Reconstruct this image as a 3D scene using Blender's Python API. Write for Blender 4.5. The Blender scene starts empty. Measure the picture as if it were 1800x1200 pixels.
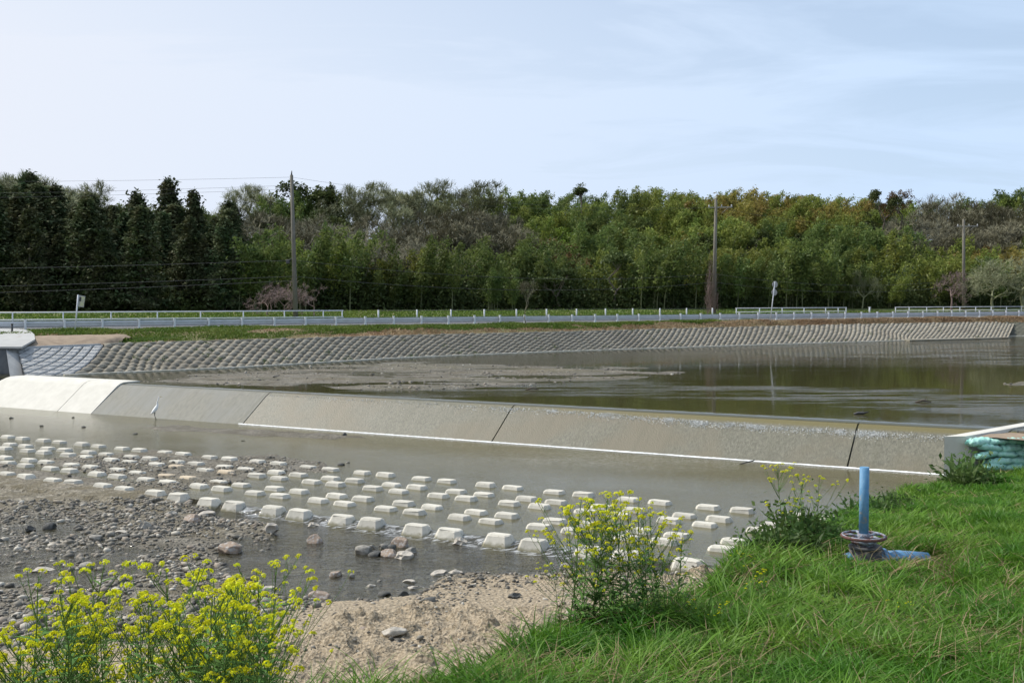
import bpy, bmesh, math, random
import numpy as np
from mathutils import Vector, Matrix
sc = bpy.context.scene
COL = sc.collection
R = math.radians
PI = math.pi
# ---------------------------------------------------------------- camera, sky, sun, exposure
FPX, PITCH, CAMZ = 1900.0, math.atan(75/1900.0), 5.0
cam = bpy.data.cameras.new('camera'); cam.sensor_width = 36; cam.lens = 36*FPX/1800
cam.clip_start = .1; cam.clip_end = 6000
camo = bpy.data.objects.new('camera', cam); COL.objects.link(camo)
camo.location = (0, 0, CAMZ); camo.rotation_euler = (PI/2-PITCH, 0, 0)
sc.camera = camo
SUN_AZ, SUN_EL = R(-64), R(47)     # azimuth from +Y, clockwise positive
world = bpy.data.worlds.new('World'); sc.world = world; world.use_nodes = True
wt = world.node_tree; wn = wt.nodes; wl = wt.links; wn.clear()
def N(tree, kind, **kw):
    n = tree.nodes.new(kind)
    for k, v in kw.items():
        if k.startswith('i_'):
            key = k[2:]; key = int(key) if key.isdigit() else key.replace('_', ' ')
            n.inputs[key].default_value = v
        else: setattr(n, k, v)
    return n
sky = N(wt, 'ShaderNodeTexSky', sky_type='NISHITA', sun_disc=False, sun_elevation=SUN_EL, sun_rotation=SUN_AZ,
        air_density=1.0, dust_density=1.6, ozone_density=1.4)
tc = N(wt, 'ShaderNodeTexCoord')
sep = N(wt, 'ShaderNodeSeparateXYZ'); wl.new(tc.outputs['Generated'], sep.inputs[0])
# thin high cloud: direction projected on a far horizontal layer
zc = N(wt, 'ShaderNodeMath', operation='MAXIMUM', i_1=.03); wl.new(sep.outputs[2], zc.inputs[0])
za = N(wt, 'ShaderNodeMath', operation='ADD', i_1=.12); wl.new(zc.outputs[0], za.inputs[0])
dx = N(wt, 'ShaderNodeMath', operation='DIVIDE'); wl.new(sep.outputs[0], dx.inputs[0]); wl.new(za.outputs[0], dx.inputs[1])
dy = N(wt, 'ShaderNodeMath', operation='DIVIDE'); wl.new(sep.outputs[1], dy.inputs[0]); wl.new(za.outputs[0], dy.inputs[1])
cx = N(wt, 'ShaderNodeCombineXYZ'); wl.new(dx.outputs[0], cx.inputs[0]); wl.new(dy.outputs[0], cx.inputs[1])
mp = N(wt, 'ShaderNodeMapping'); mp.inputs['Rotation'].default_value = (0, 0, R(-38)); mp.inputs['Scale'].default_value = (.7, 1.5, 1)
wl.new(cx.outputs[0], mp.inputs[0])
cn = N(wt, 'ShaderNodeTexNoise', i_Scale=1.1, i_Detail=8, i_Roughness=.58, i_Distortion=.6); wl.new(mp.outputs[0], cn.inputs['Vector'])
cr = N(wt, 'ShaderNodeMapRange', i_1=.42, i_2=.66, i_3=-.14, i_4=.6); wl.new(cn.outputs[0], cr.inputs[0])
# the haze towards the horizon and towards the sun side
hz = N(wt, 'ShaderNodeMapRange', i_1=.0, i_2=.42, i_3=.97, i_4=.42); wl.new(sep.outputs[2], hz.inputs[0])
sx = N(wt, 'ShaderNodeMapRange', i_1=.45, i_2=-.6, i_3=0, i_4=.42); wl.new(sep.outputs[0], sx.inputs[0])
a1 = N(wt, 'ShaderNodeMath', operation='ADD'); wl.new(hz.outputs[0], a1.inputs[0]); wl.new(sx.outputs[0], a1.inputs[1])
a2 = N(wt, 'ShaderNodeMath', operation='MULTIPLY_ADD', i_1=.6); wl.new(cr.outputs[0], a2.inputs[0]); wl.new(a1.outputs[0], a2.inputs[2]); a2.use_clamp = True
hazecol = N(wt, 'ShaderNodeMix', data_type='RGBA'); 
hazecol.inputs[6].default_value = (4.75, 6.0, 7.75, 1); hazecol.inputs[7].default_value = (6.3, 6.65, 7.4, 1)
sx2 = N(wt, 'ShaderNodeMapRange', i_1=.35, i_2=-.45); wl.new(sep.outputs[0], sx2.inputs[0]); wl.new(sx2.outputs[0], hazecol.inputs[0])
mx = N(wt, 'ShaderNodeMix', data_type='RGBA'); wl.new(a2.outputs[0], mx.inputs[0]); wl.new(sky.outputs[0], mx.inputs[6]); wl.new(hazecol.outputs[2], mx.inputs[7])
bg = N(wt, 'ShaderNodeBackground', i_Strength=.115); wl.new(mx.outputs[2], bg.inputs[0])
wo = N(wt, 'ShaderNodeOutputWorld'); wl.new(bg.outputs[0], wo.inputs[0])
sun = bpy.data.lights.new('sun', 'SUN'); sun.energy = 3.9; sun.angle = R(.6); sun.color = (1, .955, .88)
suno = bpy.data.objects.new('sun', sun); COL.objects.link(suno)
sdir = Vector((math.sin(SUN_AZ)*math.cos(SUN_EL), math.cos(SUN_AZ)*math.cos(SUN_EL), math.sin(SUN_EL)))
suno.rotation_euler = sdir.to_track_quat('Z', 'Y').to_euler(); suno.location = (0, 0, 60)
sc.view_settings.view_transform = 'Standard'; sc.view_settings.look = 'None'
sc.view_settings.exposure = 0.2; sc.view_settings.gamma = 1.0
sc.cycles.use_denoising = True; sc.cycles.use_adaptive_sampling = True; sc.cycles.adaptive_threshold = .02
sc.cycles.max_bounces = 6; sc.cycles.diffuse_bounces = 2; sc.cycles.glossy_bounces = 3; sc.cycles.transmission_bounces = 3
sc.cycles.transparent_max_bounces = 12; sc.cycles.caustics_reflective = False; sc.cycles.caustics_refractive = False

# ---------------------------------------------------------------- maths helpers
def P(px, py, z):
    x = (px-900)/FPX; y = (600-py)/FPX
    dy_ = math.cos(PITCH)+y*math.sin(PITCH); dz_ = -math.sin(PITCH)+y*math.cos(PITCH)
    t = (z-CAMZ)/dz_
    return x*t, dy_*t
def PX(px, Y): return (px-900)/FPX*Y
def ZY(py, Y): return CAMZ-(py-525)/FPX*Y
def proj(X, Y, Z):      # world -> picture coordinates, only used for shaping terrain outlines
    c, s = math.cos(PITCH), math.sin(PITCH)
    d = Y*c-(Z-CAMZ)*s; v = Y*s+(Z-CAMZ)*c
    return 900+FPX*X/d, 600-FPX*v/d
TH = R(28.3); CT, ST = math.cos(TH), math.sin(TH)
def UN(X, Y): return X*CT-Y*ST, X*ST+Y*CT
def XY(u, n): return u*CT+n*ST, -u*ST+n*CT
def _h(ix, iy, s):
    v = (ix*374761393+iy*668265263+s*2147483647) & 0xffffffff
    v = ((v ^ (v >> 13))*1274126177) & 0xffffffff
    return ((v ^ (v >> 16)) & 0xffff)/65535.0
def vn(x, y, s=0):
    x = np.asarray(x, float); y = np.asarray(y, float)
    xi = np.floor(x).astype(np.int64); yi = np.floor(y).astype(np.int64); fx = x-xi; fy = y-yi
    fx = fx*fx*(3-2*fx); fy = fy*fy*(3-2*fy)
    a = _h(xi, yi, s); b = _h(xi+1, yi, s); c = _h(xi, yi+1, s); d = _h(xi+1, yi+1, s)
    return ((a*(1-fx)+b*fx)*(1-fy)+(c*(1-fx)+d*fx)*fy)*2-1
def fbm(x, y, s=0, o=4, g=.5):
    r = 0; a = 1; f = 1; t = 0
    for i in range(o):
        r = r+a*vn(x*f+i*17.3, y*f-i*9.1, s+i); t += a; a *= g; f *= 2.03
    return r/t
def sdpoly(x, y, poly):   # signed distance, positive inside
    x = np.asarray(x, float); y = np.asarray(y, float)
    d = np.full(x.shape, 1e9); ins = np.zeros(x.shape, bool); n = len(poly)
    for i in range(n):
        ax, ay = poly[i]; bx, by = poly[(i+1) % n]
        ex, ey = bx-ax, by-ay
        t = np.clip(((x-ax)*ex+(y-ay)*ey)/(ex*ex+ey*ey+1e-9), 0, 1)
        d = np.minimum(d, np.hypot(x-ax-t*ex, y-ay-t*ey))
        c = ((ay > y) != (by > y)) & (x < ex*(y-ay)/(ey if abs(ey) > 1e-9 else 1e-9)+ax)
        ins ^= c
    return np.where(ins, d, -d)
def sstep(a, b, x): t = np.clip((x-a)/(b-a), 0, 1); return t*t*(3-2*t)

# ---------------------------------------------------------------- mesh helpers
def mesh(name, V, F, mats=None, smooth=False, mi=None, attrs=None):
    V = np.asarray(V, np.float32).reshape(-1, 3); F = np.asarray(F, np.int32)
    k = F.shape[1]; m = bpy.data.meshes.new(name)
    m.vertices.add(len(V)); m.vertices.foreach_set('co', V.ravel())
    m.loops.add(F.size); m.loops.foreach_set('vertex_index', F.ravel())
    m.polygons.add(len(F)); m.polygons.foreach_set('loop_start', np.arange(len(F), dtype=np.int32)*k)
    m.polygons.foreach_set('loop_total', np.full(len(F), k, np.int32))
    if mats:
        for q in (mats if isinstance(mats, (list, tuple)) else [mats]): m.materials.append(q)
    if mi is not None: m.polygons.foreach_set('material_index', np.asarray(mi, np.int32))
    if smooth: m.polygons.foreach_set('use_smooth', np.ones(len(F), bool))
    for an, av in (attrs or {}).items():
        at = m.attributes.new(an, 'FLOAT', 'POINT'); at.data.foreach_set('value', np.asarray(av, np.float32))
    m.update(calc_edges=True); m.validate()
    return m
def link(name, m, parent=None, label=None, cat=None, group=None, kind=None, loc=None, rot=None, scale=None):
    o = bpy.data.objects.new(name, m); COL.objects.link(o)
    if parent is not None: o.parent = parent
    if label: o['label'] = label
    if cat: o['category'] = cat
    if group: o['group'] = group
    if kind: o['kind'] = kind
    if loc is not None: o.location = loc
    if rot is not None: o.rotation_euler = rot
    if scale is not None: o.scale = scale if hasattr(scale, '__len__') else (scale,)*3
    return o
def thing(name, label, cat, loc=(0, 0, 0), rotz=0, group=None):
    return link(name, None, None, label, cat, group, loc=loc, rot=(0, 0, rotz))
def dup(root, loc=None, rot=None, scale=None, label=None, group=None):
    r = root.copy(); COL.objects.link(r)
    if loc is not None: r.location = loc
    if rot is not None: r.rotation_euler = rot
    if scale is not None: r.scale = scale if hasattr(scale, '__len__') else (scale,)*3
    if label: r['label'] = label
    if group: r['group'] = group
    for ch in list(root.children):
        c = ch.copy(); COL.objects.link(c); c.parent = r
        for g in list(ch.children):
            d = g.copy(); COL.objects.link(d); d.parent = c
    return r
class MB:
    """collects pieces in one bmesh"""
    def __init__(s): s.bm = bmesh.new()
    def box(s, c, d, rotz=0, bev=0, mi=0):
        q = bmesh.ops.create_cube(s.bm, size=1)['verts']
        bmesh.ops.scale(s.bm, vec=d, verts=q)
        if bev:
            es = list({e for v in q for e in v.link_edges})
            r = bmesh.ops.bevel(s.bm, geom=es, offset=bev, segments=1, affect='EDGES'); q = list({v for f in r['faces'] for v in f.verts} | {v for v in q if v.is_valid})
        if rotz: bmesh.ops.rotate(s.bm, cent=(0, 0, 0), matrix=Matrix.Rotation(rotz, 3, 'Z'), verts=q)
        bmesh.ops.translate(s.bm, vec=c, verts=q)
        for f in {f for v in q for f in v.link_faces}: f.material_index = mi
        return q
    def tube(s, pts, rad, seg=8, mi=0, cap=True):
        pts = [Vector(p) for p in pts]; n = len(pts)
        if not hasattr(rad, '__len__'): rad = [rad]*n
        rings = []
        for i, p in enumerate(pts):
            t = (pts[min(i+1, n-1)]-pts[max(i-1, 0)]).normalized()
            a = t.orthogonal().normalized() if i == 0 else (a-t*a.dot(t)).normalized()
            b = t.cross(a)
            rings.append([s.bm.verts.new(p+(a*math.cos(2*PI*k/seg)+b*math.sin(2*PI*k/seg))*rad[i]) for k in range(seg)])
        for i in range(n-1):
            for k in range(seg):
                f = s.bm.faces.new((rings[i][k], rings[i][(k+1) % seg], rings[i+1][(k+1) % seg], rings[i+1][k])); f.material_index = mi; f.smooth = True
        if cap:
            for r_ in (rings[0][::-1], rings[-1]): f = s.bm.faces.new(r_); f.material_index = mi
    def torus(s, c, R_, r_, seg=40, cs=8, mi=0):
        pts = [[s.bm.verts.new((c[0]+(R_+r_*math.cos(2*PI*j/cs))*math.cos(2*PI*i/seg), c[1]+(R_+r_*math.cos(2*PI*j/cs))*math.sin(2*PI*i/seg), c[2]+r_*math.sin(2*PI*j/cs))) for j in range(cs)] for i in range(seg)]
        for i in range(seg):
            for j in range(cs):
                f = s.bm.faces.new((pts[i][j], pts[(i+1) % seg][j], pts[(i+1) % seg][(j+1) % cs], pts[i][(j+1) % cs])); f.smooth = True; f.material_index = mi
    def poly(s, vs, faces, mi=0):
        q = [s.bm.verts.new(v) for v in vs]
        for f in faces:
            g = s.bm.faces.new([q[i] for i in f]); g.material_index = mi
    def prism(s, outline, z0, z1, mi=0):   # outline [(x,y)] ccw
        n = len(outline); s.poly([(x, y, z0) for x, y in outline]+[(x, y, z1) for x, y in outline],
            [tuple(range(n))[::-1], tuple(range(n, 2*n))]+[(i, (i+1) % n, n+(i+1) % n, n+i) for i in range(n)], mi)
    def build(s, name, mat, parent=None, **kw):
        m = bpy.data.meshes.new(name); s.bm.normal_update(); bmesh.ops.recalc_face_normals(s.bm, faces=s.bm.faces); s.bm.to_mesh(m); s.bm.free()
        for q in (mat if isinstance(mat, (list, tuple)) else [mat]): m.materials.append(q)
        return link(name, m, parent, **kw)

# ---------------------------------------------------------------- materials
def mat(name, col, rough=.8, c2=None, scale=4, detail=5, lo=.35, hi=.65, bump=0, bscale=None, spec=.3, metal=0, rand=0, c3=None, s3=1.0, l3=.5, h3=.65, stretch=None, obj=True, bdist=.02):
    m = bpy.data.materials.new(name); m.use_nodes = True; t = m.node_tree; n = t.nodes; l = t.links
    b = n['Principled BSDF']; b.inputs['Roughness'].default_value = rough; b.inputs['Specular IOR Level'].default_value = spec; b.inputs['Metallic'].default_value = metal
    co = N(t, 'ShaderNodeTexCoord'); src = co.outputs['Object'] if obj else N(t, 'ShaderNodeNewGeometry').outputs['Position']
    if stretch:
        mpp = N(t, 'ShaderNodeMapping'); mpp.inputs['Scale'].default_value = stretch[:3]
        if len(stretch) > 3: mpp.inputs['Rotation'].default_value = (0, 0, stretch[3])
        l.new(src, mpp.inputs[0]); ssrc = mpp.outputs[0]
    else: ssrc = src
    out = None
    if c2:
        tx = N(t, 'ShaderNodeTexNoise', i_Scale=scale, i_Detail=detail, i_Roughness=.6); l.new(ssrc, tx.inputs['Vector'])
        mr = N(t, 'ShaderNodeMapRange', i_1=lo, i_2=hi); l.new(tx.outputs[0], mr.inputs[0])
        mm = N(t, 'ShaderNodeMix', data_type='RGBA'); mm.inputs[6].default_value = (*col, 1); mm.inputs[7].default_value = (*c2, 1)
        l.new(mr.outputs[0], mm.inputs[0]); out = mm.outputs[2]
        if c3:
            t3 = N(t, 'ShaderNodeTexNoise', i_Scale=s3, i_Detail=4); l.new(src, t3.inputs['Vector'])
            m3 = N(t, 'ShaderNodeMapRange', i_1=l3, i_2=h3); l.new(t3.outputs[0], m3.inputs[0])
            x3 = N(t, 'ShaderNodeMix', data_type='RGBA'); l.new(out, x3.inputs[6]); x3.inputs[7].default_value = (*c3, 1); l.new(m3.outputs[0], x3.inputs[0]); out = x3.outputs[2]
    if rand:
        oi = N(t, 'ShaderNodeObjectInfo'); r1 = N(t, 'ShaderNodeMapRange', i_3=1-rand, i_4=1+rand); l.new(oi.outputs['Random'], r1.inputs[0])
        hs = N(t, 'ShaderNodeHueSaturation'); l.new(r1.outputs[0], hs.inputs['Value'])
        if out: l.new(out, hs.inputs['Color'])
        else: hs.inputs['Color'].default_value = (*col, 1)
        out = hs.outputs[0]
    if out: l.new(out, b.inputs['Base Color'])
    else: b.inputs['Base Color'].default_value = (*col, 1)
    if bump:
        tb = N(t, 'ShaderNodeTexNoise', i_Scale=bscale or scale*4, i_Detail=6); l.new(ssrc, tb.inputs['Vector'])
        bp = N(t, 'ShaderNodeBump', i_Strength=bump, i_Distance=bdist); l.new(tb.outputs[0], bp.inputs['Height']); l.new(bp.outputs[0], b.inputs['Normal'])
    return m
def leafmat(name, col, c2, rand=.25, hue=.02, trans=.35, scale=.6, gloss=.012):
    m = bpy.data.materials.new(name); m.use_nodes = True; t = m.node_tree; n = t.nodes; l = t.links; n.clear()
    g = N(t, 'ShaderNodeNewGeometry'); oi = N(t, 'ShaderNodeObjectInfo')
    tx = N(t, 'ShaderNodeTexNoise', i_Scale=scale, i_Detail=3); l.new(g.outputs['Position'], tx.inputs['Vector'])
    mr = N(t, 'ShaderNodeMapRange', i_1=.35, i_2=.65); l.new(tx.outputs[0], mr.inputs[0])
    mm = N(t, 'ShaderNodeMix', data_type='RGBA'); mm.inputs[6].default_value = (*col, 1); mm.inputs[7].default_value = (*c2, 1); l.new(mr.outputs[0], mm.inputs[0])
    ad = N(t, 'ShaderNodeMath', operation='ADD'); l.new(g.outputs['Random Per Island'], ad.inputs[0]); l.new(oi.outputs['Random'], ad.inputs[1])
    r1 = N(t, 'ShaderNodeMapRange', i_2=2., i_3=1-rand, i_4=1+rand); l.new(ad.outputs[0], r1.inputs[0])
    r2 = N(t, 'ShaderNodeMapRange', i_3=.5-hue, i_4=.5+hue); l.new(oi.outputs['Random'], r2.inputs[0])
    hs = N(t, 'ShaderNodeHueSaturation'); l.new(mm.outputs[2], hs.inputs['Color']); l.new(r1.outputs[0], hs.inputs['Value']); l.new(r2.outputs[0], hs.inputs['Hue'])
    d = N(t, 'ShaderNodeBsdfDiffuse'); tr = N(t, 'ShaderNodeBsdfTranslucent'); gl = N(t, 'ShaderNodeBsdfGlossy', i_Roughness=.5)
    l.new(hs.outputs[0], d.inputs[0]); l.new(hs.outputs[0], tr.inputs[0]); gl.inputs[0].default_value = (.9, .9, .9, 1)
    s1 = N(t, 'ShaderNodeMixShader', i_0=trans); l.new(d.outputs[0], s1.inputs[1]); l.new(tr.outputs[0], s1.inputs[2])
    s2 = N(t, 'ShaderNodeMixShader', i_0=gloss); l.new(s1.outputs[0], s2.inputs[1]); l.new(gl.outputs[0], s2.inputs[2])
    o = N(t, 'ShaderNodeOutputMaterial'); l.new(s2.outputs[0], o.inputs[0])
    return m
def water(name, murk, density, wave, wscale, stretch=(1, 1, 1), rough=.04, wave2=0, w2scale=1, rlo=.4, rhi=.6, rot=0, foam=None, breeze=0):
    m = bpy.data.materials.new(name); m.use_nodes = True; t = m.node_tree; l = t.links; t.nodes.clear()
    g = N(t, 'ShaderNodeNewGeometry')
    mp_ = N(t, 'ShaderNodeMapping'); mp_.inputs['Scale'].default_value = stretch; mp_.inputs['Rotation'].default_value = (0, 0, rot); l.new(g.outputs['Position'], mp_.inputs[0])
    tx = N(t, 'ShaderNodeTexNoise', i_Scale=wscale, i_Detail=4, i_Roughness=.55, i_Distortion=.4); l.new(mp_.outputs[0], tx.inputs['Vector'])
    h = tx.outputs[0]; st = None
    if wave2:    # breezier patches
        rg = N(t, 'ShaderNodeTexNoise', i_Scale=w2scale, i_Detail=3); mp2 = N(t, 'ShaderNodeMapping'); mp2.inputs['Scale'].default_value = (.35, 1.2, 1); l.new(g.outputs['Position'], mp2.inputs[0]); l.new(mp2.outputs[0], rg.inputs['Vector'])
        st = N(t, 'ShaderNodeMapRange', i_1=rlo, i_2=rhi, i_3=wave, i_4=wave2); l.new(rg.outputs[0], st.inputs[0])
    bp = N(t, 'ShaderNodeBump', i_Strength=wave, i_Distance=.05); l.new(h, bp.inputs['Height'])
    if st: l.new(st.outputs[0], bp.inputs['Strength'])
    if breeze:
        ba = N(t, 'ShaderNodeAttribute', attribute_name='breeze'); sa_ = N(t, 'ShaderNodeMath', operation='MULTIPLY_ADD', i_1=breeze); 
        bm_ = N(t, 'ShaderNodeMapping'); bm_.inputs['Scale'].default_value = (.16, 1.15, 1); l.new(g.outputs['Position'], bm_.inputs[0]); bn = N(t, 'ShaderNodeTexNoise', i_Scale=1.2, i_Detail=5, i_Roughness=.65); l.new(bm_.outputs[0], bn.inputs['Vector'])
        bq = N(t, 'ShaderNodeMapRange', i_1=.44, i_2=.60, i_3=.0, i_4=1.5); l.new(bn.outputs[0], bq.inputs[0]); bx = N(t, 'ShaderNodeMath', operation='MULTIPLY'); l.new(bq.outputs[0], bx.inputs[0]); l.new(ba.outputs['Fac'], bx.inputs[1]); l.new(bx.outputs[0], sa_.inputs[0])
        if st: l.new(st.outputs[0], sa_.inputs[2])
        else: sa_.inputs[2].default_value = wave
        l.new(sa_.outputs[0], bp.inputs['Strength'])
    gl = N(t, 'ShaderNodeBsdfGlossy', i_Roughness=rough); l.new(bp.outputs[0], gl.inputs['Normal'])
    df = N(t, 'ShaderNodeBsdfDiffuse'); df.inputs[0].default_value = (*murk, 1)
    tr = N(t, 'ShaderNodeBsdfTransparent'); tr.inputs[0].default_value = (.82, .84, .74, 1)
    s1 = N(t, 'ShaderNodeMixShader', i_0=density); l.new(tr.outputs[0], s1.inputs[1]); l.new(df.outputs[0], s1.inputs[2])
    fr = N(t, 'ShaderNodeFresnel', i_IOR=1.33); l.new(bp.outputs[0], fr.inputs['Normal'])
    s2 = N(t, 'ShaderNodeMixShader'); l.new(fr.outputs[0], s2.inputs[0]); l.new(s1.outputs[0], s2.inputs[1]); l.new(gl.outputs[0], s2.inputs[2])
    last = s2
    if foam:
        at = N(t, 'ShaderNodeAttribute', attribute_name='foam'); fn = N(t, 'ShaderNodeTexNoise', i_Scale=foam, i_Detail=5, i_Roughness=.7)
        mpf = N(t, 'ShaderNodeMapping'); mpf.inputs['Scale'].default_value = (.45, 1.6, 1); l.new(g.outputs['Position'], mpf.inputs[0]); l.new(mpf.outputs[0], fn.inputs['Vector'])
        ad = N(t, 'ShaderNodeMath', operation='ADD'); l.new(at.outputs['Fac'], ad.inputs[0]); l.new(fn.outputs[0], ad.inputs[1])
        fm = N(t, 'ShaderNodeMapRange', i_1=.95, i_2=1.2, i_4=.85); l.new(ad.outputs[0], fm.inputs[0])
        fd = N(t, 'ShaderNodeBsdfDiffuse'); fd.inputs[0].default_value = (.75, .78, .8, 1)
        s3 = N(t, 'ShaderNodeMixShader'); l.new(fm.outputs[0], s3.inputs[0]); l.new(s2.outputs[0], s3.inputs[1]); l.new(fd.outputs[0], s3.inputs[2]); last = s3
    o = N(t, 'ShaderNodeOutputMaterial'); l.new(last.outputs[0], o.inputs[0])
    return m
def bedmat():
    m = bpy.data.materials.new('river_bed'); m.use_nodes = True; t = m.node_tree; l = t.links; b = t.nodes['Principled BSDF']
    g = N(t, 'ShaderNodeNewGeometry'); sp = N(t, 'ShaderNodeSeparateXYZ'); l.new(g.outputs['Position'], sp.inputs[0])
    vo = N(t, 'ShaderNodeTexVoronoi', i_Scale=13.); l.new(g.outputs['Position'], vo.inputs['Vector'])
    n1 = N(t, 'ShaderNodeTexNoise', i_Scale=1.3, i_Detail=6, i_Roughness=.65); l.new(g.outputs['Position'], n1.inputs['Vector'])
    n2 = N(t, 'ShaderNodeTexNoise', i_Scale=24., i_Detail=4); l.new(g.outputs['Position'], n2.inputs['Vector'])
    # gravel colour: each cell its own tone
    cr = N(t, 'ShaderNodeValToRGB'); l.new(vo.outputs['Color'], cr.inputs[0])
    e = cr.color_ramp.elements; e[0].position = .1; e[0].color = (.09, .08, .058, 1); e[1].position = .95; e[1].color = (.38, .34, .27, 1)
    q = cr.color_ramp.elements.new(.55); q.color = (.20, .18, .135, 1)
    soil = N(t, 'ShaderNodeMix', data_type='RGBA'); soil.inputs[6].default_value = (.10, .084, .05, 1); soil.inputs[7].default_value = (.17, .145, .09, 1); l.new(n1.outputs[0], soil.inputs[0])
    gm = N(t, 'ShaderNodeMapRange', i_1=.4, i_2=.6); l.new(n1.outputs[0], gm.inputs[0])
    gs = N(t, 'ShaderNodeMix', data_type='RGBA'); l.new(gm.outputs[0], gs.inputs[0]); l.new(soil.outputs[2], gs.inputs[6]); l.new(cr.outputs[0], gs.inputs[7])
    sa = N(t, 'ShaderNodeAttribute', attribute_name='sand')
    sd = N(t, 'ShaderNodeMix', data_type='RGBA'); sd.inputs[6].default_value = (.22, .175, .115, 1); sd.inputs[7].default_value = (.43, .355, .25, 1)
    sm = N(t, 'ShaderNodeMapRange', i_1=.38, i_2=.62); l.new(n2.outputs[0], sm.inputs[0]); l.new(sm.outputs[0], sd.inputs[0])
    x = N(t, 'ShaderNodeMix', data_type='RGBA'); l.new(sa.outputs['Fac'], x.inputs[0]); l.new(gs.outputs[2], x.inputs[6]); l.new(sd.outputs[2], x.inputs[7])
    # grass / soil of the banks
    ga = N(t, 'ShaderNodeAttribute', attribute_name='turf')
    gc = N(t, 'ShaderNodeMix', data_type='RGBA'); gc.inputs[6].default_value = (.035, .06, .015, 1); gc.inputs[7].default_value = (.08, .075, .035, 1); l.new(n1.outputs[0], gc.inputs[0])
    y = N(t, 'ShaderNodeMix', data_type='RGBA'); l.new(ga.outputs['Fac'], y.inputs[0]); l.new(x.outputs[2], y.inputs[6]); l.new(gc.outputs[2], y.inputs[7])
    # wet rim near the water
    we = N(t, 'ShaderNodeAttribute', attribute_name='wet')
    wm = N(t, 'ShaderNodeMapRange', i_3=1., i_4=.62); l.new(we.outputs['Fac'], wm.inputs[0])
    hs = N(t, 'ShaderNodeHueSaturation'); l.new(y.outputs[2], hs.inputs['Color']); l.new(wm.outputs[0], hs.inputs['Value'])
    l.new(hs.outputs[0], b.inputs['Base Color'])
    rm = N(t, 'ShaderNodeMapRange', i_3=.9, i_4=.55); l.new(we.outputs['Fac'], rm.inputs[0]); l.new(rm.outputs[0], b.inputs['Roughness'])
    b.inputs['Specular IOR Level'].default_value = .35
    bp = N(t, 'ShaderNodeBump', i_Strength=.8, i_Distance=.04); l.new(vo.outputs['Distance'], bp.inputs['Height'])
    bp2 = N(t, 'ShaderNodeBump', i_Strength=.9, i_Distance=.04); l.new(n2.outputs[0], bp2.inputs['Height']); l.new(bp.outputs[0], bp2.inputs['Normal']); l.new(bp2.outputs[0], b.inputs['Normal'])
    return m
M = {}
M['bed'] = bedmat()
M['pool'] = water('pool_water', (.185, .165, .082), .52, .10, 7.0, (.8, 1.6, 1), .03, .26, .12, .42, .6, rot=.4)
M['up'] = water('upstream_water', (.10, .09, .034), .42, .03, 3.0, (.35, 1.5, 1), .025, .14, .075, .46, .62, breeze=1.3)
M['stream'] = water('stream_water', (.14, .125, .08), .26, .8, 4.5, (.7, 1.4, 1), .06, 1.7, .5, .4, .6, foam=9.)
M['concrete'] = mat('weathered_concrete', (.30, .28, .22), .8, (.215, .20, .155), 3.5, 8, .3, .7, .5, 40, stretch=(1, .3, .3), c3=(.20, .165, .11), s3=.9)
M['newconcrete'] = mat('new_concrete', (.64, .62, .55), .75, (.56, .54, .475), 2.2, 6, .35, .7, .15, 30)
M['greyconcrete'] = mat('grey_concrete', (.42, .42, .40), .8, (.34, .34, .33), 3, 6, .35, .7, .2, 30, c3=(.24, .24, .23), s3=7, l3=.68, h3=.74)
M['palegrey'] = mat('pale_grey_concrete', (.43, .43, .41), .8, (.36, .36, .345), 2, 6, .35, .7, .2, 30)
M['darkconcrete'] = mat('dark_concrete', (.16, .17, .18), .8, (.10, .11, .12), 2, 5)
M['block'] = mat('baffle_concrete', (.60, .575, .50), .85, (.46, .44, .37), 5, 7, .35, .7, .35, 45, rand=.1, c3=(.30, .27, .20), s3=9, l3=.62, h3=.72)
M['blockrust'] = mat('stained_concrete', (.58, .47, .33), .85, (.46, .40, .30), 6, 6, .35, .65, .35, 45, rand=.12)
M['revet'] = mat('revetment_concrete', (.37, .335, .265), .9, (.25, .225, .175), 2.8, 7, .35, .65, .6, 18, c3=(.24, .215, .17), s3=.3, l3=.5, h3=.66)
M['revetnew'] = mat('new_revetment_concrete', (.44, .44, .425), .85, (.35, .35, .34), 3, 6, .35, .65, .3, 22)
M['revetdark'] = mat('shaded_revetment', (.13, .13, .10), .9, (.08, .085, .065), 2.5, 6, .35, .65, .5, 18)  # dark base colour stands in for shade on the face turned away
for nm_ in ('block', 'blockrust'):      # algae and silt mark left by the water on the lower half
    t = M[nm_].node_tree; b = t.nodes['Principled BSDF']; src = b.inputs['Base Color'].links[0].from_socket
    co = N(t, 'ShaderNodeTexCoord'); sp = N(t, 'ShaderNodeSeparateXYZ'); t.links.new(co.outputs['Object'], sp.inputs[0]); g_ = N(t, 'ShaderNodeNewGeometry')
    nz_ = N(t, 'ShaderNodeTexNoise', i_Scale=7., i_Detail=5); t.links.new(g_.outputs['Position'], nz_.inputs['Vector']); ma = N(t, 'ShaderNodeMath', operation='MULTIPLY_ADD', i_1=-.16); t.links.new(nz_.outputs[0], ma.inputs[0]); t.links.new(sp.outputs[2], ma.inputs[2])
    mr = N(t, 'ShaderNodeMapRange', i_1=.10, i_2=.17); t.links.new(ma.outputs[0], mr.inputs[0]); mm = N(t, 'ShaderNodeMix', data_type='RGBA'); mm.inputs[6].default_value = (.24, .225, .15, 1)
    t.links.new(mr.outputs[0], mm.inputs[0]); t.links.new(src, mm.inputs[7]); t.links.new(mm.outputs[2], b.inputs['Base Color'])
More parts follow.
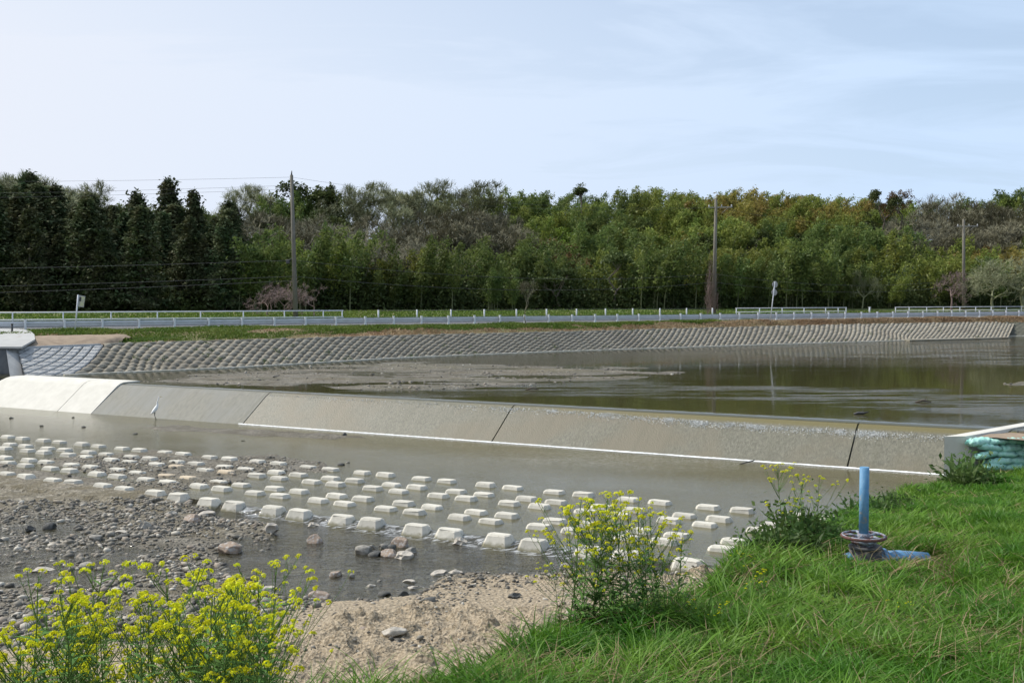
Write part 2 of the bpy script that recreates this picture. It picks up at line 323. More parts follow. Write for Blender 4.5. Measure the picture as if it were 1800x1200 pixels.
for nm_ in ('revet', 'revetnew', 'revetdark'):
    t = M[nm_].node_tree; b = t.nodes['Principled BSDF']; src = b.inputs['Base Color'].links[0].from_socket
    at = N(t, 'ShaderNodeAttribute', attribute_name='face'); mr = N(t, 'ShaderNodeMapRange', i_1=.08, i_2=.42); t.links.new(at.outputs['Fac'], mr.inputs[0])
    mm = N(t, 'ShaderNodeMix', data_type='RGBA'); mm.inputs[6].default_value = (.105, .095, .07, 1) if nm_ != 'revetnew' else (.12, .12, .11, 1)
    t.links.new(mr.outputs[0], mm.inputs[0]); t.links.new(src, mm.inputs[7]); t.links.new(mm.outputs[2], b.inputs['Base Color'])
M['whitepaint'] = mat('white_paint', (.74, .76, .78), .45, (.62, .64, .66), 3, 4, .4, .7)
M['beam'] = mat('galvanised_beam', (.64, .66, .68), .5, (.54, .56, .585), 1.5, 4)
M['darkmetal'] = mat('dark_metal', (.10, .10, .10), .6, (.05, .05, .05), 8)
M['blue'] = mat('blue_paint', (.085, .24, .43), .6, (.17, .33, .48), 9, 7, .35, .7, .25, 60, c3=(.30, .31, .30), s3=11, l3=.58, h3=.66)
M['rust'] = mat('rust', (.17, .085, .07), .85, (.085, .045, .04), 22, 6, .35, .65, .5, 70)
M['wheel'] = mat('worn_wheel_paint', (.30, .36, .43), .6, (.15, .075, .065), 14, 6, .42, .6, .4, 70)
M['poleconc'] = mat('pole_concrete', (.21, .195, .16), .9, (.15, .14, .115), 5, 5, stretch=(1, 1, .2))
M['insul'] = mat('porcelain', (.7, .7, .68), .3, (.6, .6, .58), 5)
M['wire'] = mat('wire', (.07, .07, .075), .6, (.1, .1, .1), 3)
M['bark'] = mat('bark', (.10, .085, .065), .95, (.17, .145, .115), 6, 6, .35, .65, stretch=(1, 1, .25))
M['twig'] = mat('bare_twigs', (.165, .155, .10), .95, (.215, .205, .135), 2, 3, rand=.2)
M['twigpale'] = mat('budding_twigs', (.20, .215, .115), .95, (.27, .28, .16), 2, 3, rand=.15)
M['twigpink'] = mat('reddish_twigs', (.19, .135, .12), .95, (.24, .18, .16), 2, 3, rand=.15)
M['culm'] = mat('bamboo_culms', (.17, .18, .09), .6, (.11, .125, .06), 3, 3)
M['bamboo'] = leafmat('bamboo_leaves', (.14, .19, .04), (.24, .265, .06), .36, .014)
M['bamboodark'] = leafmat('dark_bamboo_leaves', (.09, .14, .04), (.165, .205, .055), .32, .010)
M['bamboogold'] = leafmat('yellowing_bamboo_leaves', (.22, .20, .05), (.28, .215, .065), .32, .015)
M['cedar'] = leafmat('cedar_foliage', (.062, .095, .040), (.112, .118, .058), .35, .02, .15)
M['evergreen'] = leafmat('evergreen_leaves', (.062, .085, .03), (.105, .13, .042), .35, .008, .2)
M['bright'] = leafmat('bright_leaves', (.13, .20, .03), (.20, .26, .045), .3, .01)
M['russet'] = leafmat('russet_leaves', (.12, .085, .035), (.17, .105, .05), .25, .01)
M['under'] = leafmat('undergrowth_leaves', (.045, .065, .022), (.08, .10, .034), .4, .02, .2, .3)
M['grass'] = leafmat('grass_blades', (.060, .165, .011), (.155, .27, .032), .5, .012, .4, .9, .02)
M['grassfar'] = leafmat('verge_grass', (.075, .125, .02), (.13, .165, .035), .35, .01, .3, .3)
M['straw'] = leafmat('dry_straw', (.36, .29, .16), (.27, .20, .11), .3, .01, .2, 1.)
M['strawbrown'] = leafmat('brown_straw', (.38, .29, .175), (.28, .19, .11), .3, .01, .2, .5)
M['stem'] = leafmat('rape_stems', (.10, .18, .04), (.16, .24, .065), .25, .01, .15)
M['leaf'] = leafmat('rape_leaves', (.085, .18, .045), (.14, .25, .065), .3, .01, .3)
M['petal'] = leafmat('yellow_petals', (.78, .77, .015), (.86, .87, .04), .14, .008, .45)
M['weed'] = leafmat('weed_leaves', (.05, .10, .025), (.09, .15, .04), .35, .015)
M['stone'] = mat('river_stone', (.33, .31, .27), .85, (.20, .19, .165), 4, 6, .35, .65, .4, 25, rand=.3)
M['stonepink'] = mat('brown_stone', (.36, .285, .215), .85, (.25, .19, .15), 5, 6, .35, .65, .3, 25, c3=(.45, .43, .40), s3=3)
M['stonepale'] = mat('pale_stone', (.52, .48, .41), .85, (.38, .35, .30), 5, 6, .35, .65, .3, 25)
M['stonedark'] = mat('dark_stone', (.12, .12, .11), .8, (.08, .08, .075), 5, 6, .35, .65, .3, 25)
M['feather'] = mat('white_feathers', (.90, .90, .88), .8, (.82, .82, .80), 20, 3)
M['bill'] = mat('bill', (.55, .40, .10), .5, (.4, .3, .08), 20, 2)
M['birdleg'] = mat('bird_legs', (.05, .05, .045), .7, (.08, .08, .07), 20, 2)
M['bag'] = mat('teal_woven_sack', (.30, .62, .52), .6, (.55, .78, .70), 5, 6, .38, .66, .6, 24, c3=(.14, .40, .36), s3=5, l3=.5, h3=.72, bdist=.03)
M['asphalt'] = mat('asphalt', (.09, .09, .088), .9, (.12, .12, .115), 1.5, 6, obj=False)
M['dirt'] = mat('bare_earth', (.33, .255, .18), .95, (.23, .175, .125), 2.5, 7, .35, .65, .6, 20)
M['verge'] = mat('verge_soil', (.20, .165, .085), .95, (.09, .115, .03), .35, 6, .4, .6, .6, 8, c3=(.25, .17, .10), s3=.18, obj=False)
M['field'] = mat('field_grass', (.085, .14, .03), .95, (.16, .15, .06), .12, 5, .4, .6, .4, 3, obj=False)
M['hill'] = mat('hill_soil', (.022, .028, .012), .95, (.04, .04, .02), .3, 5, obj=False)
M['foam'] = mat('foam', (.86, .87, .86), .6, (.66, .68, .66), 9, 4)
M['ground'] = mat('plain_ground', (.06, .08, .03), .95, (.10, .10, .05), .02, 5, obj=False)

# ================================================================ TERRAIN
def grid(xs, ys, zf):
    X, Y = np.meshgrid(xs, ys); Z = zf(X, Y); nx, ny = len(xs), len(ys)
    i = np.arange(nx*ny).reshape(ny, nx)
    F = np.stack([i[:-1, :-1], i[:-1, 1:], i[1:, 1:], i[1:, :-1]], -1).reshape(-1, 4)
    return X, Y, Z, np.stack([X, Y, Z], -1).reshape(-1, 3), F
WL, WU, WS = 0.0, 1.2, -0.14      # pool, upstream and stream water levels
NE = lambda u: 19.72-.028*(u+14)   # downstream edge of the apron (n coordinate)
BANK = [(-60, 4.4), (-6, 5.0), (-1.3, 5.8), (-.30, 6.6), (.02, 7.6), (.42, 8.6), (1.05, 9.4), (1.8, 10.1), (2.6, 12), (4.0, 14), (5.4, 17), (6.6, 20), (8.8, 24), (11.3, 27.6), (12.6, 28.6), (20, 31.5), (34, 42), (70, 70), (90, -30), (-60, -30)]
BY, BZ = [2, 4, 6, 9, 12, 16, 20, 24, 28, 34, 45], [3.2, 2.92, 2.62, 2.30, 2.06, 1.62, 1.10, .64, .28, .3, .3]
PA = [(130, 797), (290, 784), (430, 794), (560, 806), (625, 818), (590, 834), (480, 838), (420, 856), (330, 866), (200, 842), (120, 830), (60, 824), (-80, 822), (-80, 806), (60, 812)]
PB = [(-200, 838), (60, 846), (150, 868), (260, 874), (350, 893), (440, 902), (475, 915), (480, 932), (430, 940), (395, 962), (420, 985), (370, 1000), (250, 985), (150, 1000), (0, 985), (-300, 1000), (-400, 900)]
PC = [(400, 1075), (480, 1056), (560, 1054), (660, 1046), (740, 1030), (780, 1004), (850, 994), (960, 992), (1180, 992), (1300, 980), (1500, 985), (1500, 1500), (-300, 1500), (-300, 1160), (200, 1150), (400, 1120)]
PD = [(190, 748), (330, 744), (420, 752), (560, 757), (655, 769), (560, 774), (430, 766), (300, 762)]
PE = [(-300, 1040), (0, 1010), (160, 1016), (330, 990), (440, 1005), (500, 1040), (560, 1075), (400, 1130), (100, 1170), (-300, 1180)]
PU = [(180, 677), (240, 664), (400, 652), (620, 638), (820, 633), (1000, 641), (1225, 649), (1232, 657), (1120, 666), (960, 678), (800, 692), (680, 694), (560, 688), (400, 682), (280, 677)]
PU2 = [(1735, 676), (1790, 668), (1900, 664), (1900, 680), (1790, 682)]
def bank_z(X, Y):
    sd = sdpoly(X, Y, BANK)
    z = np.interp(Y, BY, BZ)+.07*fbm(X*.6, Y*.6, 5, 3)
    slope = np.clip(-sd, 0, 50)
    return z-slope*1.5, sd
def bed_z(X, Y, full=False):
    u, n = UN(X, Y)
    px, py = proj(X, Y, 0*X+.0); pxu, pyu = proj(X, Y, 0*X+1.2)
    nz = .6*fbm(X*.9, Y*.9, 1, 5, .6)+.4*fbm(X*.25, Y*.25, 31, 2); fine = fbm(X*3.2, Y*3.2, 9, 4, .6)
    z = np.where(n > NE(u)+.1, -.27+.03*nz, -.205+.10*nz+.03*fine)
    pe = 12*fbm(px*.02, py*.05, 3, 3)
    a = sstep(-7, 9, sdpoly(px, py, PA)+pe*.8); z = z*(1-a)+a*(.03+.07*nz+.03*fine)
    left = sstep(-18.4, -21.5, u)
    z = np.maximum(z, np.where((n < 20.9) & (n > 18.9), (.03+.05*nz+.02*fine)*left-(1-left)*.5, -9))
    b = sstep(-10, 14, sdpoly(px, py, PB)+pe*1.5); zb = np.interp(n, [14, 16.5, 18.8, 19.6], [-.155, -.115, -.045, .0]); z = z*(1-b)+b*(zb+.09*nz+.035*fine)
    e = sstep(-10, 14, sdpoly(px, py, PE)+pe*1.5); z = z*(1-e)+e*(-.105+.09*nz+.035*fine)
    d = sstep(-4, 4, sdpoly(px, py, PD)+pe*.45)*(n < 33.2); z = z*(1-d)+d*(.02+.035*nz+.012*fine)
    c = sstep(-16, 26, sdpoly(px, py, PC)+pe); rough = sstep(.0, .35, fbm(X*.5, Y*.5, 77, 2)+.35*sstep(17, 20, n)+.1)
    zc = .0+.055*np.clip(19.5-Y, 0, 8)+.10*nz+rough*(.17*np.abs(fbm(X*2.6, Y*2.6, 21, 5, .66))*2-.04)
    z = z*(1-c)+c*zc
    sand = np.clip(c*1.2, 0, 1)
    # upstream of the weir
    up = n > 34.4
    ne = 9*fbm(X*.12, Y*.35, 15, 4)
    g = np.maximum(sstep(-5, 8, sdpoly(pxu, pyu, PU)+ne), sstep(-3, 4, sdpoly(pxu, pyu, PU2)+ne*.4))
    zu = (.80+.29*sstep(1250, 1000, pxu)+.04*nz)*(1-g)+g*(1.216+.12*fbm(X*.20+Y*.05, Y*.75, 61, 5, .62)+.012*fine)
    z = np.where(up, zu, z)
    # keep clear of the concrete of the weir
    z = np.where((n > 32.6) & (n < 35.0), -.4, z)
    bz, sd = bank_z(X, Y)
    z2 = np.maximum(z, bz)
    turf = ((bz > z) & (sd > -1.0)).astype(float)
    wet = np.clip(1-(z2-np.where(up, WU, np.where(n > NE(u), WL, WS)))/.09, 0, 1)*(1-turf)
    return (z2, np.clip(sand, 0, 1)*(1-turf)+.04*g*up, turf+.22*up*(fbm(X*.3, Y*.7, 81, 3) > .0), wet) if full else z2
def bed_at(x, y): return float(bed_z(np.array([x]), np.array([y]))[0])

xs = np.concatenate([np.arange(-46, -14, .16), np.arange(-14, 4, .07), np.arange(4, 14, .12), np.arange(14, 60, 1.0)])
ys = np.concatenate([np.arange(-12, 5, .8), np.arange(5, 13, .12), np.arange(13, 24, .065), np.arange(24, 36, .12), np.arange(36, 60, .22), np.arange(60, 121, .5)])
X, Y, Z, V, F = grid(xs, ys, bed_z)
Z, sand, turf, wet = bed_z(X, Y, True)
V[:, 2] = Z.ravel()
# ---- far bank lines
S0 = np.array([-31.6, 70.0]); SD = np.array([2.02, 1.214])/math.hypot(2.02, 1.214); SN = np.array([-SD[1], SD[0]])
def RL(s, off): p = S0+SD*s+SN*off; return float(p[0]), float(p[1])
FOOTPX = [(-260, 672), (20, 663), (130, 658.5), (400, 647), (700, 629), (1000, 617), (1400, 604), (1600, 598), (1765, 594)]
TOPPX = [(-260, 619), (35, 612), (200, 605.5), (500, 597), (700, 591), (1000, 584), (1200, 578.5), (1500, 571), (1725, 567)]
FOOT = [P(a, b, 1.2) for a, b in FOOTPX]; TOP = [P(a, b, 2.45) for a, b in TOPPX]
# land polygon behind the revetment foot is not part of the river sheet: sink it
footline = FOOT+[P(2300, 590, 1.2), (300, 400), (-300, 400)]
fs = sdpoly(X, Y, [FOOT[0]]+FOOT[1:]+[(75, 118), (140, 160), (140, 300), (-140, 300), (-140, FOOT[0][1])])
V[:, 2] = np.where((fs > .8).ravel(), .3, V[:, 2])
mb = mesh('river_bed', V, F, M['bed'], True, attrs={'sand': sand.ravel(), 'turf': turf.ravel(), 'wet': wet.ravel()})
link('river_bed', mb, kind='structure')
# near bank label: the same sheet carries the grassy bank
gm = mesh('ground', [(-3000, -800, -2), (3000, -800, -2), (3000, 3500, -2), (-3000, 3500, -2)], [(0, 1, 2, 3)], M['ground'])
link('ground', gm, kind='structure')

# ---- water sheets
def sheet(name, pts, z, m, foam=None, step=.25):
    xs_ = [p[0] for p in pts]; ys_ = [p[1] for p in pts]
    me = bpy.data.meshes.new(name); bm = bmesh.new(); f = bm.faces.new([bm.verts.new((x, y, z)) for x, y in pts]); bm.normal_update()
    if f.normal.z < 0: f.normal_flip()
    bm.to_mesh(me); bm.free(); me.materials.append(m)
    return link(name, me, kind='structure')
sheet('pool_water', [XY(-60, NE(-60)), XY(4.5, NE(4.5)), XY(4.5, 33.3), XY(-60, 33.3)], WL, M['pool'])
gu, gn = np.meshgrid(np.arange(-62, 150, .8), np.r_[34.38, 34.55, 34.75, np.arange(35.0, 62, .5), np.arange(62, 170, 1.5)]); wx_, wy_ = XY(gu, gn)
wpx, wpy = proj(wx_, wy_, 0*wx_+1.2)
pn = 8*fbm(wx_*.10, wy_*.25, 19, 4)
breeze = sstep(-6, 8, sdpoly(wpx, wpy, [(1230, 618), (1400, 608), (1600, 600), (1950, 590), (1950, 642), (1600, 634), (1350, 624)])+pn*.8)
breeze = np.maximum(breeze, .8*sstep(-8, 8, sdpoly(wpx, wpy, [(850, 676), (1100, 668), (1400, 676), (1600, 686), (1900, 694), (1900, 740), (1500, 716), (1250, 704), (950, 694), (700, 698), (600, 690)])+pn*1.6))
breeze *= np.clip(.55+1.3*fbm(wx_*.16, wy_*.9, 23, 3), .05, 1.2)
iu = np.arange(gu.size).reshape(gu.shape); Fw = np.stack([iu[:-1, :-1], iu[:-1, 1:], iu[1:, 1:], iu[1:, :-1]], -1).reshape(-1, 4)
landp = sdpoly(wx_, wy_, [FOOT[0]]+FOOT[1:]+[(75, 118), (140, 160), (140, 300), (-140, 300), (-140, FOOT[0][1])]).ravel()
Fw = Fw[(landp[Fw].max(1) < 14)]
link('upstream_water', mesh('upstream_water', np.stack([wx_, wy_, WU-np.interp(gn, [34.38, 34.55, 34.75], [.045, .010, 0])], -1), Fw, M['up'], True, attrs={'breeze': breeze.ravel()}), kind='structure')
# the lower stream: gently dipping sheet with riffles and broken water under the sill
us = np.arange(-36, 7, .1); ns = np.arange(-10.6, .001, .08)
U, NN, _, _, F2 = grid(us, ns, lambda a, b: a*0); NN = NN+NE(U)-.01
zz = WS+.02*fbm(U*.9, NN*.9, 41, 3)+.02*np.clip(NN-18.3, 0, 2)
DE = NE(U)-NN
zz += (1-sstep(.05, .42+.12*fbm(U*1.5, U*0, 3, 2), DE))*(-WS-.015)*sstep(-19.8, -18.9, U)
xw, yw = XY(U, NN)
fo = (1-sstep(.35, .9, DE))*.26+.17*(1-sstep(.8, 2.6, DE))+.05
fo = fo*sstep(-19.8, -17.5, U)*(1-.5*sstep(-9, -6, U))
link('stream_water', mesh('stream_water', np.stack([xw, yw, zz], -1), F2, M['stream'], True, attrs={'foam': fo.ravel()}), kind='structure')

# ================================================================ WEIR
def weir_prof(extra=0.0):
    return [(32.45, -.25), (32.62, -.04), (34.12, 1.03+extra), (34.30, 1.125+extra), (34.5, 1.175+extra), (34.8, 1.185+extra), (35.4, 1.185+extra), (35.6, 1.1), (35.6, .3), (32.45, -.3)]
def streaked(m):     # silt runs and algae stains down the face
    t = m.node_tree; b = t.nodes['Principled BSDF']; src = b.inputs['Base Color'].links[0].from_socket; co = N(t, 'ShaderNodeTexCoord')
    mp_ = N(t, 'ShaderNodeMapping'); mp_.inputs['Scale'].default_value = (2.4, .22, .22); t.links.new(co.outputs['Object'], mp_.inputs[0]); nz_ = N(t, 'ShaderNodeTexNoise', i_Scale=1.6, i_Detail=7, i_Roughness=.7); t.links.new(mp_.outputs[0], nz_.inputs['Vector'])
    mr = N(t, 'ShaderNodeMapRange', i_1=.45, i_2=.75, i_4=.5); t.links.new(nz_.outputs[0], mr.inputs[0]); mm = N(t, 'ShaderNodeMix', data_type='RGBA'); mm.inputs[7].default_value = (.13, .125, .085, 1)
    t.links.new(mr.outputs[0], mm.inputs[0]); t.links.new(src, mm.inputs[6])
    sp = N(t, 'ShaderNodeSeparateXYZ'); t.links.new(co.outputs['Object'], sp.inputs[0]); f1 = N(t, 'ShaderNodeMapRange', i_1=.98, i_2=1.06); t.links.new(sp.outputs[2], f1.inputs[0])
    f2 = N(t, 'ShaderNodeMapRange', i_1=-2., i_2=9., i_4=.85); t.links.new(sp.outputs[0], f2.inputs[0]); fm = N(t, 'ShaderNodeMath', operation='MULTIPLY'); t.links.new(f1.outputs[0], fm.inputs[0]); t.links.new(f2.outputs[0], fm.inputs[1])
    m3 = N(t, 'ShaderNodeMix', data_type='RGBA'); m3.inputs[7].default_value = (.17, .145, .055, 1); t.links.new(fm.outputs[0], m3.inputs[0]); t.links.new(mm.outputs[2], m3.inputs[6]); t.links.new(m3.outputs[2], b.inputs['Base Color'])
weir = thing('weir', 'long sloping concrete weir with water trickling over its crest', 'weir', (*XY(-20, 34), 0), -TH)
def slab(u0, u1, extra, m, name, label=None, endcut=0.0):
    b = MB(); pr = weir_prof(extra); n = len(pr)
    for q, uu in ((0, u0), (1, u1)): pass
    vs = [((u0-(-20)) + (endcut*(1-max(0, z)/1.2)*-1 if endcut else 0), nn-34, z) for nn, z in pr]+[(u1+20, nn-34, z) for nn, z in pr]
    b.poly(vs, [tuple(range(n))[::-1], tuple(range(n, 2*n))]+[(i, (i+1) % n, n+(i+1) % n, n+i) for i in range(n)])
    o = b.build(name, m, weir)
    if label: o['label'] = label
    return o
ju = [-38.45, -29.8, -18.42, -6.35, -1.9]
M['wetslab'] = mat('wet_weir_concrete', (.235, .225, .17), .5, (.12, .118, .09), 14.0, 9, .3, .7, .9, 30, stretch=(1, .55, .55), c3=(.19, .17, .12), s3=.45, l3=.45, h3=.62, spec=.25)
M['dampslab'] = mat('damp_weir_concrete', (.17, .17, .145), .7, (.25, .242, .20), 10, 9, .3, .7, .6, 34, stretch=(1.2, .4, .4), c3=(.21, .212, .19), s3=.6, l3=.45, h3=.65)
streaked(M['wetslab']); streaked(M['dampslab'])
slab(-38.42, -29.83, 0, M['dampslab'], 'slab', 'grey damp slab beside the new white one')
for a, b_ in ((-29.78, -18.445), (-18.395, -6.375), (-6.325, -1.9)): slab(a, b_, 0, M['wetslab'], 'slab')
slab(-40.6, -38.46, .07, M['newconcrete'], 'slab', 'narrow clean white slab')
slab(-46.2, -40.64, .07, M['newconcrete'], 'slab', 'wide clean white slab', endcut=1.4)
b = MB(); pr = [(32.6, -.25), (34.15, .93), (34.4, 1.08), (35.3, 1.1), (35.3, -.2), (32.6, -.3)]; n = len(pr)
b.poly([(-25.8, nn-34, z) for nn, z in pr]+[(17.9, nn-34, z) for nn, z in pr], [tuple(range(n))[::-1], tuple(range(n, 2*n))]+[(i, (i+1) % n, n+(i+1) % n, n+i) for i in range(n)])
b.build('core', M['darkconcrete'], weir)
# low pale apron left of the slope
b = MB(); b.prism([XY(-62, 31.9), XY(-47.7, 32.3), XY(-47.0, 33.9), XY(-62, 33.9)], -.3, .42)
b.build('apron_slab', M['newconcrete'], label='low pale concrete apron at the far left end of the weir', cat='concrete slab')
# white water line at the foot of the slope
rs = np.random.RandomState(4)
uu = np.arange(-30, -2.2, .06); w = .004+.010*(fbm(uu*2, uu*0, 7, 3)+.5)+.03*sstep(-28, -12, uu)
w *= sstep(-30, -27.5, uu)*np.clip(.7+1.2*fbm(uu*.9, uu*0, 17, 4), .06, 1.2)
fz = .012+.012*rs.rand(len(uu))
p0 = np.stack([*XY(uu, 32.66-w*1.5), 0*uu+.006], -1); p1 = np.stack([*XY(uu, 32.69+0*uu), fz+.02], -1); p2 = np.stack([*XY(uu, 32.70+w*.2), .014+w*.3], -1)
Vf = np.concatenate([p0, p1, p2]); k = len(uu); ii = np.arange(k-1)
Ff = np.concatenate([np.stack([ii, ii+1, k+ii+1, k+ii], -1), np.stack([k+ii, k+ii+1, 2*k+ii+1, 2*k+ii], -1)])
link('foam_line', mesh('foam_line', Vf, Ff, M['foam'], True), kind='stuff', label='white water line along the foot of the weir', cat='foam')
# bright droplets where the water breaks over the crest
def quads_at(C_, size, rs_, flat=None, asp=1.0):
    n_ = len(C_); a = rs_.randn(n_, 3); a /= np.linalg.norm(a, axis=1)[:, None]
    if flat is not None: a[:, 2] *= flat
    b2 = np.cross(a, rs_.randn(n_, 3)); b2 /= np.linalg.norm(b2, axis=1)[:, None]; a /= np.linalg.norm(a, axis=1)[:, None]
    s = (size*np.ones(n_))[:, None]; a = a*s; b2 = b2*s*asp
    return np.stack([C_-a-b2, C_+a-b2, C_+a+b2, C_-a+b2], 1).reshape(-1, 3), np.arange(4*n_).reshape(-1, 4)
m_ = 34000; du = -29.6+27.4*rs.rand(m_)**.8
dn = 34.20+.035*rs.randn(m_)-np.abs(rs.randn(m_))*.10+.05*fbm(du*1.2, du*0, 90, 3)-.20*sstep(-19, -7, du)
dz = np.interp(dn, [32.6, 34.12, 34.3, 34.5, 34.8], [-.04, 1.03, 1.125, 1.175, 1.185])+.012
keep = rs.rand(m_) < (.12+.88*sstep(-22, -13, du))*(.3+.7*sstep(-.2, .4, fbm(du*2.5, du*0, 12, 2)))*(1-.5*sstep(-7, -4, du))
C3 = np.stack([*XY(du, dn), dz], -1)[keep]
Vq, Fq = quads_at(C3, .0045+.008*rs.rand(len(C3))**2, rs)
link('water_sparkle', mesh('water_sparkle', Vq, Fq, M['foam']), kind='stuff', label='white broken water along the crest of the weir', cat='foam')

# ================================================================ BAFFLE BLOCKS
def block_mesh(seed, tall=.39, wd=1.0):
    rs_ = random.Random(seed); bm = bmesh.new()
    def ring(w, d, c, z): return [bm.verts.new((x, y, z)) for x, y in ((-w/2+c, -d/2), (w/2-c, -d/2), (w/2, -d/2+c), (w/2, d/2-c), (w/2-c, d/2), (-w/2+c, d/2), (-w/2, d/2-c), (-w/2, -d/2+c))]
    k = tall-.03
    rings = [ring(.80*wd, .58, .10, 0), ring(.53*wd, .27, .07, k), ring(.50*wd, .24, .06, tall-.008), ring(.46*wd, .20, .05, tall)]
    for q in range(3):
        for i in range(8): bm.faces.new((rings[q][i], rings[q][(i+1) % 8], rings[q+1][(i+1) % 8], rings[q+1][i]))
    bm.faces.new(rings[3]); bm.faces.new(rings[0][::-1])
    for v in bm.verts: v.co += Vector((rs_.uniform(-1, 1), rs_.uniform(-1, 1), rs_.uniform(-.6, .6)))*.013
    m = bpy.data.meshes.new('baffle_block'); bm.to_mesh(m); bm.free(); return m
bms = [block_mesh(i) for i in range(4)]; bmt = [block_mesh(i+9, .39, 1.02) for i in range(3)]
for x in bmt: x.materials.append(M['block'])
bmt = bmt; bmr = [x.copy() for x in bms[:2]]
for x in bms: x.materials.append(M['block'])
for x in bmr: x.materials.append(M['blockrust'])
rows = [('row nearest the weir', 24.95, -18.37), ('second row from the weir', 23.73, -18.55), ('third row from the weir', 23.02, -18.65),
        ('fourth row from the weir', 21.70, -18.82), ('fifth row from the weir', 20.98, -18.84), ('sixth row, along the sill', 19.68, -19.06)]
ordn = lambda i: f"{i}{'st' if i % 10 == 1 and i % 100 != 11 else 'nd' if i % 10 == 2 and i % 100 != 12 else 'rd' if i % 10 == 3 and i % 100 != 13 else 'th'}"
rb = random.Random(11)
for ri, (rname, n0, ph) in enumerate(rows):
    lst = []
    for k_ in range(-12, 8):
        for q in (0, .83):
            u = ph+k_*(2.07 if k_ >= 0 else 2.0)+q
            if u < -37.5 or u > -3.4: continue
            n_ = n0-.028*(u+14)
            lst.append((u, n_))
    cnt = 0
    for (u, n_) in lst:
        x, y = XY(u, n_); px, py = proj(x, y, .1)
        if px < -14 or px > 1475: continue
        if ri == 5 and u > -6.2: continue
        bz_, sd_ = bank_z(np.array([x]), np.array([y]))
        if bz_[0] > -.05: continue
        cnt += 1
        rust = 270 < px < 430 and ri in (2, 3, 4) and rb.random() < .55
        col = 'orange-stained' if rust else 'white' if px < 700 else 'pale'
        z0 = -.30 if ri < 5 else (-.275 if u > -19.5 else -.29)
        if ri == 5 and u > -19.5: x, y = XY(u, n_-.10)
        gb = bed_at(x, y)
        where = 'half buried in gravel' if gb > 0 else ('standing tall at the water drop' if ri == 5 else 'in shallow water')
        link('baffle_block', bmt[cnt % 3] if ri == 5 and u > -19.5 else (bmr if rust else bms)[cnt % (2 if rust else 4)], None, f"{col} concrete block, {ordn(cnt)} from left in the {rname}", 'concrete block', 'baffle blocks below the weir',
             loc=(x, y, z0+rb.uniform(-.015, .012)), rot=(rb.uniform(-.02, .02), rb.uniform(-.02, .02), -TH-.03+rb.uniform(-.04, .04)))
# sill on which the last row stands
b = MB(); b.prism([XY(-19.4, NE(-19.4)-.1), XY(-2.5, NE(-2.5)-.1), XY(-2.5, NE(-2.5)+.6), XY(-19.4, NE(-19.4)+.6)], -.75, -.035)
b.build('apron_sill', M['darkconcrete'], label='dark wet concrete sill under the last row of blocks', cat='sill')

